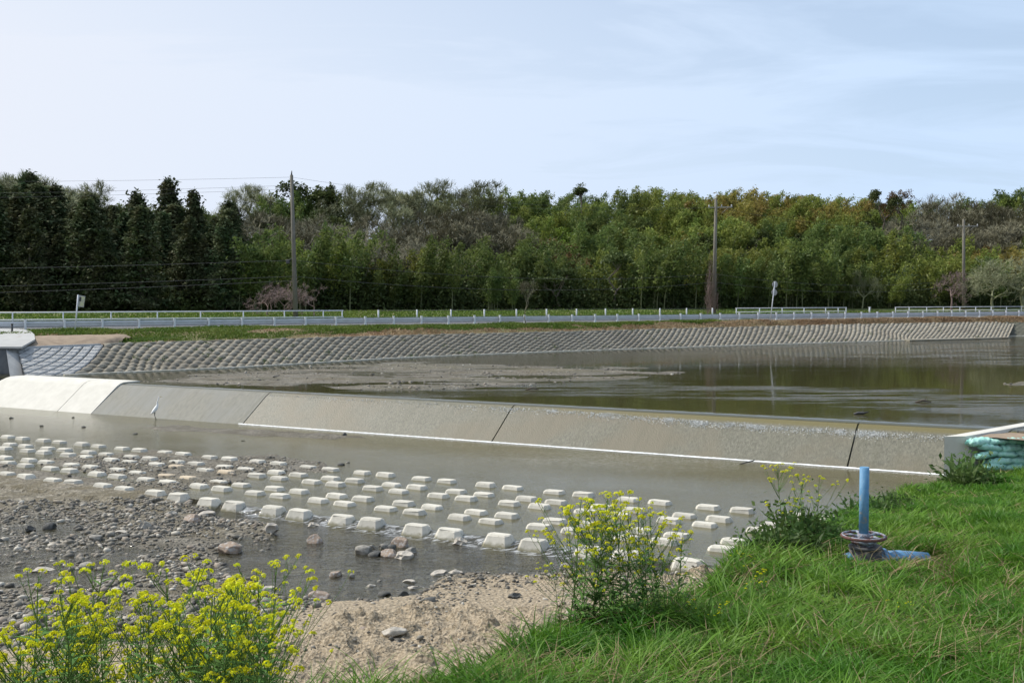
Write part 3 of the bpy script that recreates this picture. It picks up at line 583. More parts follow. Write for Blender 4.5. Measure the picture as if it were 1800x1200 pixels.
# ================================================================ FAR BANK
def resample(pl, n_):
    pl = np.array(pl, float); d = np.r_[0, np.cumsum(np.hypot(*np.diff(pl, axis=0).T))]
    t = np.linspace(0, d[-1], n_); return np.stack([np.interp(t, d, pl[:, 0]), np.interp(t, d, pl[:, 1])], -1), t
def smoothline(pl, k=3):
    p, t = resample(pl, 240)
    for _ in range(12): p[1:-1] = .25*p[:-2]+.5*p[1:-1]+.25*p[2:]
    return p
FO = smoothline(FOOT); TO = smoothline(TOP)
def at_x(line, x): return np.interp(x, line[:, 0], line[:, 1])
def revet(name, s0, s1, label, m, mode, res=.075, foot=None, top=None, z0=1.02, z1=2.45, shear=True, cut=None):
    """wall facing strip between foot and top lines; s is length along the top line"""
    fo_ = FO if foot is None else foot; to_ = TO if top is None else top
    d = np.r_[0, np.cumsum(np.hypot(*np.diff(to_, axis=0).T))]
    dd_ = np.arange(-6, d[-1]+8, .25)
    ext = np.vstack([to_[0]-(to_[3 if len(to_) > 3 else 1]-to_[0])/max(d[3 if len(to_) > 3 else 1], .01)*6, to_, to_[-1]+(to_[-1]-to_[-2])/(d[-1]-d[-2])*8]); de = np.r_[-6, d, d[-1]+8]
    tq = np.stack([np.interp(dd_, de, ext[:, 0]), np.interp(dd_, de, ext[:, 1])], -1)
    tg = np.gradient(tq, axis=0); tg /= np.linalg.norm(tg, axis=1)[:, None]; nr = np.stack([tg[:, 1], -tg[:, 0]], -1); dq = np.zeros(len(dd_))
    for i in range(len(dd_)):
        rel = fo_-tq[i]; dq[i] = np.interp(0, rel@tg[i], rel@nr[i])
    dq = np.convolve(np.pad(dq, 8, mode='edge'), np.ones(17)/17, 'valid')
    ss = np.arange(s0, s1, res); L = 5.4; nt = int(L/res)+2; tt = np.linspace(0, 1, nt)
    S, T = np.meshgrid(ss, tt*L); kk = np.interp(S, [0, 20, 50, 62, 72, 95], [.8, .85, 1.1, 1.3, 1.75, 2.4]) if shear else 0*S; SA = S+kk*T
    I = lambda a: np.interp(SA, dd_, a)
    nX_, nY_, dist = I(nr[:, 0]), I(nr[:, 1]), I(dq); tpx, tpy = I(tq[:, 0]), I(tq[:, 1]); fr = T/L
    Xx = tpx+nX_*dist*(1-fr); Yy = tpy+nY_*dist*(1-fr); Zz = z0+(z1-z0)*fr
    A_ = S/.60; B__ = T/.54+.30*S/.60
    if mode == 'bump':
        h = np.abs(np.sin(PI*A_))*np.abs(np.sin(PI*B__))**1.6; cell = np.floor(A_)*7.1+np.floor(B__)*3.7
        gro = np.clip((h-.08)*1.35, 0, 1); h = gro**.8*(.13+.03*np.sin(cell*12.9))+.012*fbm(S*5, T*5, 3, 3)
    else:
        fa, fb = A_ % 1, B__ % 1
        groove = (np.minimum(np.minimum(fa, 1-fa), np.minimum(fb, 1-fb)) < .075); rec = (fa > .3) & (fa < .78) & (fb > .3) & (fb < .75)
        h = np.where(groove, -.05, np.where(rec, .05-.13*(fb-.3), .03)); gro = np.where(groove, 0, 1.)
    sl = np.arctan2(z1-z0, dist)
    Xx = Xx+h*np.sin(sl)*nX_; Yy = Yy+h*np.sin(sl)*nY_; Zz = Zz+h*np.cos(sl)
    nX, nY = len(ss), nt; i = np.arange(nX*nY).reshape(nY, nX)
    F_ = np.stack([i[:-1, :-1], i[:-1, 1:], i[1:, 1:], i[1:, :-1]], -1).reshape(-1, 4)
    V_ = np.stack([Xx, Yy, Zz], -1).reshape(-1, 3)
    if cut is not None:
        (cx0, cy0), (cx1, cy1) = cut; q_ = (V_[:, 0]-cx0)*(cy1-cy0)-(V_[:, 1]-cy0)*(cx1-cx0); F_ = F_[(q_[F_] > 0).all(1)]
    tp = np.stack([tpx[-1], tpy[-1]], -1); nr = np.stack([nX_[-1], nY_[-1]], -1); fp = np.stack([tpx[0]+nX_[0]*dist[0], tpy[0]+nY_[0]*dist[0]], -1); nf = np.stack([nX_[0], nY_[0]], -1)
    root = thing(name, label, 'retaining wall', (float(tp[0, 0]), float(tp[0, 1]), 1.0))
    V_ = V_-np.array([tp[0, 0], tp[0, 1], 1.0])
    link('facing', mesh('facing', V_, F_, M[m], mode == 'bump', attrs={'face': (gro+0*S).ravel()}), root)
    # coping along the top and toe beam in the water
    def rail(name_, line, off0, off1, za, zb, mm):
        nn_ = (nr if name_ == 'coping' else nf)[-len(line):]; o1 = line+nn_*off0; o2 = line+nn_*off1; k_ = len(o1); st = max(1, int(.5/res)); o1 = o1[::st]; o2 = o2[::st]; k_ = len(o1)
        base = np.array([tp[0, 0], tp[0, 1], 1.0]); e = np.ones((k_, 1))
        R_ = [np.hstack([o1, e*za]), np.hstack([o2, e*za]), np.hstack([o2, e*zb]), np.hstack([o1, e*zb])]
        Vv = np.concatenate(R_)-base; j = np.arange(k_-1); Fs = []
        for q in range(4): q2 = (q+1) % 4; Fs.append(np.stack([q*k_+j, q*k_+j+1, q2*k_+j+1, q2*k_+j], -1))
        Fs = np.concatenate(Fs); Fs = np.vstack([Fs, [[0, k_, 2*k_, 3*k_], [k_-1, 4*k_-1, 3*k_-1, 2*k_-1]]])
        link(name_, mesh(name_, Vv, Fs, mm), root)
    rail('coping', tp[tp[:, 0] > P(28, 612, 2.44)[0]] if cut is not None else tp, -.30, .06, 2.2, 2.53, M['greyconcrete'] if mode != 'bump' else M['concrete'])
    if mode == 'bump': rail('toe_beam', fp, -.02, .14, .6, 1.255, M['block'])
    return root
dT = np.r_[0, np.cumsum(np.hypot(*np.diff(TO, axis=0).T))]
def s_at(px, py=None):
    pts = np.array([proj(x, y, 2.45)[0] for x, y in TO]); return float(np.interp(px, pts, dT))
revet('revetment_wall', s_at(42)-5.5, s_at(182)-4.35, 'short bluish new revetment of lattice blocks at the far left bank', 'revetnew', 'flat', .06, cut=(P(41, 661, 1.2), P(28, 612, 2.44)))
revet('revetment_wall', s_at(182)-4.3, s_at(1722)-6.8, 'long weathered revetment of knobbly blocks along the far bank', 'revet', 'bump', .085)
# the stretch that turns away at the right, its shade put into the colour
e0 = TO[-1]; f0 = FO[-1]
revet('revetment_wall', 0, 70, 'stretch of revetment coloured dark as shade at the far right end of the bank', 'revetdark', 'bump', .12,
      foot=np.array([[e0[0]-6, e0[1]-7.4], [e0[0]-3, e0[1]-6.4], [e0[0]+75, e0[1]+17]]), top=np.array([[e0[0]-4.5, e0[1]-.9], [e0[0]+72, e0[1]+24]]), z0=1.0, shear=False)
b = MB()
x1, y1 = P(1597, 599, 1.2); x2, y2 = P(1765, 594.5, 1.2)
b.prism([(x1, y1-.3), (x2, y2-.3), (x2+1.2, y2+1.2), (x1, y1+1.6)], .5, 1.30)
b.build('footing_beam', M['concrete'], label='pale concrete footing ledge at the waterline far right', cat='footing')

# land behind the revetment
NS, NO = 260, 60
tl = np.array([TO[0]+(TO[0]-TO[1])*20]+list(TO)+[np.array([TO[-1][0]+45, TO[-1][1]+16]), np.array([TO[-1][0]+140, TO[-1][1]+60])])
tl, _ = resample(tl, NS)
s_top = (tl-S0)@SD; o_top = (tl-S0)@SN
def land(s, o):    # height of the land around the road, in road coordinates
    return 0
offs = np.linspace(0, 1, NO)
SS = s_top[:, None]+offs[None, :]*0; OO = o_top[:, None]*(1-offs[None, :])+(-.9)*offs[None, :]
VX = S0[0]+SD[0]*SS+SN[0]*OO; VY = S0[1]+SD[1]*SS+SN[1]*OO
nzz = fbm(VX*.5, VY*.5, 55, 4)
VZ = 2.42+(2.93-2.42)*sstep(0, .55, offs)[None, :]+.09*nzz*sstep(0, .08, offs)[None, :]*(1-sstep(.85, 1, offs))[None, :]
i = np.arange(NS*NO).reshape(NS, NO); Fv = np.stack([i[:-1, :-1], i[1:, :-1], i[1:, 1:], i[:-1, 1:]], -1).reshape(-1, 4)
link('verge', mesh('verge', np.stack([VX, VY, VZ], -1), Fv, M['verge'], True), kind='structure')
def strip(name, o0, o1, za, zb, m, s0=-60, s1=170, n_=2, kind='structure'):
    t = np.linspace(s0, s1, 60); A = [(*RL(s, o0), za) for s in t]; B = [(*RL(s, o1), zb) for s in t]
    i = np.arange(59); return link(name, mesh(name, A+B, np.stack([i, i+1, 61+i, 60+i], -1), m), kind=kind)
strip('road', -.9, 6.4, 2.95, 2.97, M['asphalt'])
strip('road_line', -.35, -.2, 2.956, 2.956, M['whitepaint'])
strip('road_line', 5.4, 5.55, 2.972, 2.972, M['whitepaint'])
strip('kerb', 6.4, 6.62, 3.10, 3.10, M['greyconcrete']); strip('kerb', 6.4, 6.4, 2.9, 3.10, M['greyconcrete'])
# field, then the wooded hill
SKY = [(-400, 318), (0, 300), (60, 305), (120, 312), (200, 335), (222, 356), (250, 345), (300, 335), (330, 352), (370, 366), (395, 345), (430, 325), (480, 322), (500, 333), (545, 322), (590, 332), (606, 362), (622, 345), (660, 320), (700, 313), (740, 326), (785, 316), (820, 314), (860, 320), (900, 322), (960, 325), (1010, 332), (1050, 325), (1130, 318), (1200, 318), (1300, 320), (1400, 326), (1500, 332), (1560, 338), (1600, 346), (1650, 337), (1700, 340), (1740, 332), (1800, 322), (2300, 318)]
skx, sky_ = np.array(SKY).T
def yfront(x): return 116+.33*(x+32)
DEPTH = 62.0
def canopy(x, y):
    k = np.clip((y-yfront(x))/DEPTH, 0, 1.0); px = 900+FPX*x/y
    top = np.interp(px, skx, sky_)
    yt = 470*(1-k**.8)+(top)*k**.8
    return CAMZ-(yt-525)/FPX*y, k
def hill_z(x, y):
    c, k = canopy(x, y); soft = 3.55+sstep(0, .3, k)*.0
    z = np.maximum(3.5, c-9.3)
    z = np.where(y > yfront(x)+DEPTH, z-np.clip(y-yfront(x)-DEPTH, 0, 200)*.25, z)
    return np.where(y < yfront(x)+2, 3.5, z)
hx = np.arange(-120, 150, 3.0); hy = np.arange(78, 330, 3.0)
Xh, Yh, Zh, Vh, Fh = grid(hx, hy, hill_z)
oh = (np.stack([Xh, Yh], -1)-S0)@SN
front_d = Yh-yfront(Xh)
Zh = np.where(oh < 6.6, 2.0, Zh)+.12*fbm(Xh*.3, Yh*.3, 8, 3); Vh[:, 2] = Zh.ravel()
fc = front_d.ravel()[Fh].mean(1)
link('hill', mesh('hill', Vh, Fh[fc > -2], M['hill'], True), kind='structure')
# field: between the far fence and the wood
t = np.linspace(-60, 190, 90); A = np.array([RL(s, 6.6) for s in t]); B = np.stack([A[:, 0]-2, np.maximum(yfront(A[:, 0]-2)+3, A[:, 1]+4)], -1)
Vf = np.concatenate([np.c_[A, np.full(90, 3.12)], np.c_[A*.7+B*.3, np.full(90, 3.2)], np.c_[A*.3+B*.7, np.full(90, 3.62)], np.c_[B, np.full(90, 3.75)]])
i = np.arange(89); Ff = np.concatenate([np.stack([q*90+i, q*90+i+1, (q+1)*90+i+1, (q+1)*90+i], -1) for q in range(3)])
link('field', mesh('field', Vf, Ff, M['field'], True), kind='structure')

# ================================================================ ROADSIDE
def guardrail():
    root = thing('guard_rail', 'long bluish white steel guard rail along the far road', 'guard rail', (*RL(0, -.55), 2.92))
    ox, oy = RL(0, -.55)
    n_ = 62; A0 = -9
    ss = [(-6+i)*2.36 for i in range(n_)]
    pm = MB(); pm.box((0, 0, .36), (.13, .13, .74), rotz=math.atan2(SD[1], SD[0])); pm.box((0, 0, .745), (.15, .15, .03), rotz=math.atan2(SD[1], SD[0]))
    pm.box((-SN[0]*-.08, -SN[1]*-.08, .5), (.10, .08, .2), rotz=math.atan2(SD[1], SD[0]))
    p0 = pm.build('post', M['whitepaint'], root)
    for i, s in enumerate(ss):
        x, y = RL(s, -.55); o = p0 if i == 0 else p0.copy()
        if i: COL.objects.link(o); o.parent = root
        o.location = (x-ox, y-oy, 0)
    # corrugated beam on the road side of the posts
    prof = [(-.00, .34), (.07, .37), (.07, .43), (.0, .47), (.0, .52), (.07, .56), (.07, .62), (.0, .66)]
    prof = prof+[(a-.015, z) for a, z in prof[::-1]]
    t = [ss[0]-1, ss[-1]+1]; V_ = []; k = len(prof)
    for s in t:
        for a, z in prof:
            x, y = RL(s, -.46+a); V_.append((x-ox, y-oy, z))
    F_ = [(i, (i+1) % k, k+(i+1) % k, k+i) for i in range(k)]
    link('beam', mesh('beam', V_, F_, M['beam']), root)
    return root
guardrail()
FOFF = 7.6
def sfence(px):   # distance along the far fence line that shows at picture column px
    best = min(np.arange(-60, 190, .05), key=lambda s: abs(900+FPX*RL(s, FOFF)[0]/RL(s, FOFF)[1]-px)); return float(best)
def pipefence(pxs, label, rails, rad, m, pr=.05):
    ss = [sfence(p) for p in pxs]; ox, oy = RL(ss[0], FOFF)
    root = thing('pipe_fence', label, 'fence', (ox, oy, 3.2))
    ht = .86
    pm = MB(); pm.tube([(0, 0, -.1), (0, 0, ht)], pr, 8); p0 = pm.build('post', M['whitepaint'], root)
    for i, s in enumerate(ss):
        x, y = RL(s, FOFF); o = p0 if i == 0 else p0.copy()
        if i: COL.objects.link(o); o.parent = root
        o.location = (x-ox, y-oy, 0)
    for z in rails:
        a = RL(ss[0]-.1, FOFF-.0); b_ = RL(ss[-1]+.1, FOFF)
        q = MB(); q.tube([(a[0]-ox, a[1]-oy, z), (b_[0]-ox, b_[1]-oy, z)], rad, 6); q.build('rail', m, root)
pipefence([-230, -150, -66, 22, 111, 195, 277, 353, 428, 500, 568, 602], 'white two-rail pipe fence beyond the road, at the left', (.82, .30), .045, M['whitepaint'])
pipefence([665, 733, 793, 851, 908, 961, 1013, 1064, 1112, 1160, 1207, 1252], 'fence of white posts with one thin dark rail', (.80,), .022, M['darkmetal'], .07)
pipefence([1294, 1335, 1375, 1413, 1451, 1473, 1487], 'short bright white pipe fence beyond the round road signs', (.82, .42), .04, M['whitepaint'])
pipefence([1574, 1598, 1629, 1658, 1687, 1715, 1742, 1769, 1795, 1822, 1848, 1875], 'pale grey pipe fence at the far right', (.82, .42), .04, M['whitepaint'])
x, y = RL(sfence(1528), FOFF)
pm = MB(); pm.tube([(0, 0, 0), (0, 0, .86)], .09, 8); pm.box((0, 0, .84), (.3, .12, .06)); pm.build('marker_post', M['whitepaint'], loc=(x, y, 3.2), label='lone short white post in the gap between two far fences', cat='post')
# road signs
def leanpost(name, label, cat, base, top, rad, m, parts):
    root = thing(name, label, cat, base); v = Vector(top)-Vector(base)
    q = MB(); q.tube([(0, 0, -.2), v], rad, 10); q.build('post', m, root)
    parts(root, v)
    return root
yb = 67.5; xb = PX(131, yb)
def plate(root, v):
    q = MB(); q.box((.19, .0, 0), (.40, .03, .72), bev=.01); q.box((-.0, .02, .2), (.1, .04, .05)); q.box((0, .02, -.2), (.1, .04, .05))
    o = q.build('sign_plate', M['greyconcrete'], root); o.location = v-Vector((0, 0, .38)); o.rotation_euler = (0, R(9), R(38))
    q = MB(); q.box((.24, -.019, 0), (.24, .006, .62)); q.build('sign_face', mat('yellow_sign_face', (.62, .60, .32), .5, (.5, .5, .4), 6), o)
    q = MB(); q.box((.10, -.024, .12), (.13, .008, .26)); q.build('dark_symbol', M['darkmetal'], o)
leanpost('road_sign', 'leaning white post with small yellowish plate at the left roadside', 'road sign', (xb, yb, ZY(582, yb)), (PX(138, yb), yb, ZY(518, yb)), .045, M['whitepaint'], plate)
yb = 99.5
def discs(root, v):
    for k_, (dz_, dx_) in enumerate(((-.26, 0), (-.98, -.05))):
        q = MB(); q.bm.verts.ensure_lookup_table()
        r = bmesh.ops.create_cone(q.bm, cap_ends=True, segments=28, radius1=.30, radius2=.30, depth=.02); bmesh.ops.rotate(q.bm, cent=(0, 0, 0), matrix=Matrix.Rotation(PI/2, 3, 'X'), verts=r['verts'])
        q.box((0, -.03, .12), (.34, .03, .035)); q.box((0, -.03, -.12), (.34, .03, .035))
        o = q.build('sign_disc', M['greyconcrete'], root); o.location = v+Vector((dx_+.02, .06, dz_)); o.rotation_euler = (0, R(4), R(22))
leanpost('road_sign', 'leaning pole with two round sign discs seen from behind', 'road sign', (PX(1354, yb), yb, ZY(560, yb)), (PX(1361.5, yb), yb, ZY(495, yb)), .045, M['whitepaint'], discs)
# poles and wires
def upole(bpx, tpx, tpy, Y_, label, r0, arm=True):
    xb = PX(bpx, Y_); zb = 3.1; v = Vector((PX(tpx, Y_)-xb, 0, ZY(tpy, Y_)-zb))
    root = thing('utility_pole', label, 'utility pole', (xb, Y_, zb))
    q = MB(); q.tube([(0, 0, -.3), v*.5, v], [r0, r0*.82, r0*.62], 14); q.build('mast', M['poleconc'], root)
    for i in range(8):
        f_ = .28+.07*i; q = MB(); q.tube([(-.28, -.1, 0), (.28, -.1, 0)], .012, 5); q.build('climbing_peg', M['darkmetal'], root, loc=v*f_)
    if arm:
        q = MB(); q.box((0, 0, 0), (2.6, .09, .09)); q.tube([(.9, 0, 0), (.1, 0, -.7)], .02, 5)
        a = q.build('crossarm', M['greyconcrete'], root); a.location = v*.925+Vector((.45, -.15, 0)); a.rotation_euler = (0, 0, R(-12))
        for xx in (-1.2, .15, 1.2):
            q = MB(); q.tube([(xx, 0, .04), (xx, 0, .1), (xx, 0, .16), (xx, 0, .22), (xx, 0, .27)], [.03, .09, .05, .09, .04], 8); q.build('insulator', M['insul'], a)
    else:
        q = MB(); q.tube([v+Vector((0, 0, 0)), v+Vector((.02, 0, .35))], [.07, .03], 8); q.build('pole_cap', M['darkmetal'], root)
        q = MB(); q.tube([v*.42+Vector((-.45, -.1, 0)), v*.42+Vector((-.2, -.1, .1)), v*.42], .03, 6); q.box(v*.42+Vector((-.5, -.1, -.12)), (.3, .25, .35), bev=.05)
        q.build('cable_joint_box', M['darkmetal'], root)
    return Vector((xb, Y_, zb)), v
P1b, P1v = upole(520, 514.5, 309, 90, 'tall leaning concrete pole rising above the trees at left', .21, False)
P2b, P2v = upole(1254.5, 1257, 350, 118, 'concrete pole with insulator crossarm and vines round its foot', .24)
P3b, P3v = upole(1694, 1691, 386, 142, 'farthest concrete pole with small crossarm at the right', .24)
def wire(a, b_, sag, r, label):
    a, b_ = Vector(a), Vector(b_); pts = [a.lerp(b_, t)-Vector((0, 0, sag*4*t*(1-t))) for t in np.linspace(0, 1, 20)]
    q = MB(); q.tube([p-a for p in pts], r, 5, cap=False); q.build('overhead_wire', M['wire'], loc=a, label=label, cat='wire', group='overhead wires')
L0 = Vector((-78, 74, 3.0))
for k_, (fr, dzl, lab) in enumerate(((.985, 10.6, 'highest thin wire reaching the top of the left pole'), (.93, 9.3, 'second thin wire crossing the sky left of the pole'), (.905, 8.9, 'third thin wire crossing the sky left of the pole'))):
    wire(P1b+P1v*fr, L0+Vector((0, 0, dzl)), .5, .009, lab)
for k_, (fr, dzl, lab) in enumerate(((.42, 3.75, 'upper low wire across the dark cedars'), (.31, 2.3, 'middle low wire across the dark cedars'), (.28, 1.6, 'lowest wire across the dark cedars'))):
    wire(P1b+P1v*fr, L0+Vector((0, 0, dzl)), .35, .015, lab)
for fr1, fr2, lab in ((.985, .93, 'top wire between the left and middle poles'), (.93, .925, 'second wire between the left and middle poles'), (.42, .36, 'low upper wire between the left and middle poles'), (.31, .29, 'lowest wire between the left and middle poles')):
    wire(P1b+P1v*fr1, P2b+P2v*fr2, 1.0, .009 if fr1 > .5 else .015, lab)
for fr1, fr2, lab in ((.925, .925, 'top wire between the middle and right poles'), (.36, .36, 'low upper wire between the middle and right poles'), (.29, .30, 'lowest wire between the middle and right poles')):
    wire(P2b+P2v*fr1, P3b+P3v*fr2, 1.0, .009 if fr1 > .5 else .015, lab)
wire(P3b+P3v*.36, P3b+P3v*.36+Vector((55, 32, -.2)), 1.0, .02, 'low wire running right from the farthest pole')

# left bank sluice structure
r_ = MB(); ax, ay = P(40, 613, 2.45)
dk = [(53.6, ax, 2.57), (57.2, PX(61, 57.2), 2.86), (61, PX(60, 61), 3.00), (64.5, PX(53, 64.5), 3.07), (67.5, PX(42, 67.5), 3.10), (69, PX(26, 69), 3.10)]
vs_ = []
for y_, x_, z_ in dk: vs_ += [(-46, y_, z_), (x_, y_ if y_ > 54 else ay-.1, z_), (x_, y_ if y_ > 54 else ay-.1, z_-.10), (-46, y_, z_-.10)]
fs_ = []
for q in range(5):
    a_ = q*4; fs_ += [(a_, a_+1, a_+5, a_+4), (a_+1, a_+2, a_+6, a_+5)]
fs_ += [(0, 3, 2, 1), (20, 21, 22, 23)]
r_.poly(vs_, fs_)
rt = thing('sluice_abutment', 'grey concrete sluice abutment with flat top and dark recess at far left', 'abutment', (0, 0, 0))
r_.build('deck', M['palegrey'], rt)
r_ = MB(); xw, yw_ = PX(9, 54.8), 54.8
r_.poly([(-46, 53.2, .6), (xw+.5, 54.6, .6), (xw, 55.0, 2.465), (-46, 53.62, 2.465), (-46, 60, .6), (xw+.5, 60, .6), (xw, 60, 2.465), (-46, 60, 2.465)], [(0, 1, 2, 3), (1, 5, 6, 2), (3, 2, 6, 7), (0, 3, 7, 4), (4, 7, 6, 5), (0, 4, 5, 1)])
r_.build('recess_wall', M['darkconcrete'], rt)  # shade of the recess is put into this dark bluish colour
fx0, fy0 = P(20, 663, 1.2); fx1, fy1 = P(43, 661, 1.2); tx0, ty0 = P(10, 613, 2.44); tx1, ty1 = P(29, 612, 2.44)
r_ = MB(); r_.poly([(fx0, fy0, .7), (fx1, fy1, .7), (tx1+.05, ty1, 2.6), (tx0, ty0, 2.6), (fx0, fy0+6, .7), (fx1, fy1+6, .7), (tx1+.05, ty1+2, 2.6), (tx0, ty0+2, 2.6)], [(0, 1, 2, 3), (1, 5, 6, 2), (3, 2, 6, 7), (0, 3, 7, 4), (4, 7, 6, 5), (0, 4, 5, 1)])
r_.build('wing_wall', M['greyconcrete'], rt)
x, y = PX(21, 64), 64
r_ = MB(); r_.tube([(0, 0, 0), (0, 0, .55)], .06, 10); r_.tube([(0, 0, .55), (0, 0, .60)], .075, 10); r_.build('steel_bollard', M['darkmetal'], loc=(x, y, 2.93), label='short dark steel post on the concrete deck at far left', cat='post')
# bare earth patch beside the deck
xs_ = np.linspace(PX(58, 61), PX(232, 63), 40); V_ = []
for x in xs_:
    y0_ = at_x(TO, x)+.15; y1_ = y0_+5.2-2.2*float(sstep(PX(150, 62), PX(225, 62), x))
    for q in range(8):
        f_ = q/7; V_.append((x, y0_*(1-f_)+y1_*f_, 2.50+.42*f_+.05*float(fbm(x*1.3, f_*6, 4, 3))+.12*math.sin(PI*f_)-.5*float(sstep(PX(205, 62), PX(235, 62), x+.5*float(fbm(x, f_*5, 3, 2))))))
i = np.arange(40*8).reshape(40, 8); link('earth_bank', mesh('earth_bank', V_, np.stack([i[:-1, :-1], i[1:, :-1], i[1:, 1:], i[:-1, 1:]], -1).reshape(-1, 4), M['dirt'], True), kind='structure')

# right bank: end wall, fill and sandbags
W0 = np.array(P(1660, 767, 1.22)); W1 = np.array(P(1800, 740, 1.28)); wd = (W1-W0)/np.linalg.norm(W1-W0); wr = np.array([wd[1], -wd[0]])
A = W0; B_ = W0+wd*26; th_ = .52
fd = np.array([1.0, .12]); fd /= np.linalg.norm(fd)     # the end face looks back down the river
q = MB(); E0 = A+fd*.62; E1 = A+fd*1.02
q.poly([(*A, -.4), (*(E1+fd*.1), -.4), (*E0, 1.22), (*A, 1.22), (*B_, -.4), (*(B_+wr*.9), -.4), (*(B_+wr*th_), 1.32), (*B_, 1.32)],
       [(0, 1, 2, 3), (3, 2, 6, 7), (0, 3, 7, 4), (1, 5, 6, 2), (4, 7, 6, 5), (0, 4, 5, 1)])
q.build('end_wall', M['newconcrete'], label='grey concrete end wall where the weir meets the near bank', cat='wall')
q = A+wr*.45+wd*.9
nfx = []; 
for i_ in range(26):
    for j_ in range(16):
        p = A+wd*(1.0+i_*.75)+wr*(.42+j_*.5); nfx.append((p[0], p[1], 1.14+.10*float(fbm(p[0]*1.1, p[1]*1.1, 6, 4))+.05*min(j_, 4)*.4))
i = np.arange(26*16).reshape(26, 16)
F_ = np.stack([i[:-1, :-1], i[:-1, 1:], i[1:, 1:], i[1:, :-1]], -1).reshape(-1, 4)
link('earth_fill', mesh('earth_fill', nfx, F_, M['dirt'], True), kind='structure')
def bag_mesh(seed):
    rr = np.random.RandomState(seed); nu, nv = 26, 18; V_ = []
    for a in range(nu):
        for b2 in range(nv):
            u_ = -PI/2+PI*a/(nu-1); v_ = 2*PI*b2/nv
            cx_ = math.copysign(abs(math.sin(u_))**.75, math.sin(u_)); rr_ = abs(math.cos(u_))**.42
            x_, y_, z_ = cx_*.33, rr_*math.cos(v_)*.20, rr_*math.copysign(abs(math.sin(v_))**.8, math.sin(v_))*.095
            n_ = float(fbm(u_*3+seed*5, v_*2.2 if b2 < nv-1 else 0, seed, 3))
            s_ = 1+.10*n_; V_.append((x_*(1+.04*n_), y_*s_, z_*s_+.012*math.sin(x_*38+v_*2+seed)))
    # tied ear
    F_ = [(a*nv+b2, a*nv+(b2+1) % nv, (a+1)*nv+(b2+1) % nv, (a+1)*nv+b2) for a in range(nu-1) for b2 in range(nv)]
    k = len(V_)
    V_ += [(.31, -.03, .0), (.31, .03, .0), (.43, .07, .025), (.43, -.07, -.01), (.31, 0, .03), (.31, 0, -.02), (.42, 0, .05), (.44, 0, -.04)]
    F_ += [(k, k+1, k+2, k+3), (k+4, k+5, k+7, k+6)]
    return mesh('sandbag', V_, F_, M['bag'], True)
bags = [bag_mesh(s) for s in range(5)]; rb = random.Random(5); cnt = 0
bp0 = E0+fd*.30
names = ['bottom', 'second', 'third', 'fourth', 'top']
for r__ in range(5):
    for c__ in range(6):
        p = bp0+fd*(c__*.56+(.26 if r__ % 2 else 0)+rb.uniform(-.04, .04))+np.array([-.0, -.12-.05*(4-r__)])+np.array([.09*(4-r__), 0])
        z = .40+r__*.17+rb.uniform(-.02, .02)
        link('sandbag', bags[rb.randrange(5)], None, f"teal woven sandbag in the {names[r__]} layer, {ordn(c__+1)} from the end wall", 'sandbag', 'sandbags beside the end wall',
             loc=(p[0], p[1], z), rot=(R(rb.uniform(-14, 10)), R(rb.uniform(-9, 16)), R(rb.uniform(-16, 16))+(PI if rb.random() < .5 else 0)), scale=(1, 1, rb.uniform(.9, 1.15)))

# ================================================================ VALVE
YV = 12.0; gx, gy = PX(1523, YV), YV
gz_ = float(bank_z(np.array([gx]), np.array([gy]))[0][0])
zt, zw = ZY(822, YV), ZY(945, YV)
vr = thing('gate_valve', 'blue upright pipe with rusty cap above a spoked hand wheel on the grassy bank', 'valve', (gx, gy, gz_))
q = MB(); H_ = zt-gz_; hw = zw-gz_
q.tube([(0, 0, hw-.02), (0, 0, H_)], .052, 24); q.build('spindle_pipe', M['blue'], vr)
q = MB(); q.tube([(0, 0, H_-.012), (0, 0, H_-.012+.0), (0, 0, H_+.025), (0, 0, H_+.032)], [.056, .0565, .056, .048], 24); q.build('pipe_cap', M['rust'], vr)
q = MB(); q.torus((0, 0, hw), .235, .017, 56, 10); w_ = q.build('wheel_rim', M['rust'], vr)
q = MB()
for a in range(5): t_ = a*2*PI/5+.35; q.tube([(.05*math.cos(t_), .05*math.sin(t_), hw-.004), (.14*math.cos(t_), .14*math.sin(t_), hw+.012), (.235*math.cos(t_), .235*math.sin(t_), hw+.002)], [.018, .014, .014], 8)
q.tube([(0, 0, hw-.03), (0, 0, hw+.035)], .07, 20); q.torus((0, 0, hw+.010), .229, .012, 56, 8); q.build('wheel_spokes', M['wheel'], vr)
q = MB(); q.tube([(0, 0, hw-.07), (0, 0, hw-.03)], .14, 24); q.tube([(0, 0, hw-.13), (0, 0, hw-.09)], .10, 24)
for a in range(8): t_ = a*PI/4; q.tube([(.115*math.cos(t_), .115*math.sin(t_), hw-.08), (.115*math.cos(t_), .115*math.sin(t_), hw-.005)], .012, 6)
q.build('flange', M['wheel'], vr)
q = MB(); q.tube([(.02, 0, -.15), (.02, 0, hw-.10)], [.20, .165], 28); q.torus((.02, 0, hw-.12), .165, .02, 32, 8); q.build('valve_body', M['darkmetal'], vr)
q = MB(); ph_ = -.02
q.tube([(.10, .02, ph_), (.42, .05, ph_), (.74, .075, ph_-.03), (.78, .08, ph_-.03)], [.115, .115, .115, .03], 24); q.tube([(.22, .03, ph_), (.26, .03, ph_)], .14, 24); q.build('outlet_pipe', M['blue'], vr)
q = MB(); q.tube([(-.12, -.0, ph_+.02), (-.20, -.02, ph_)], .09, 24); q.build('inlet_pipe', M['blue'], vr)

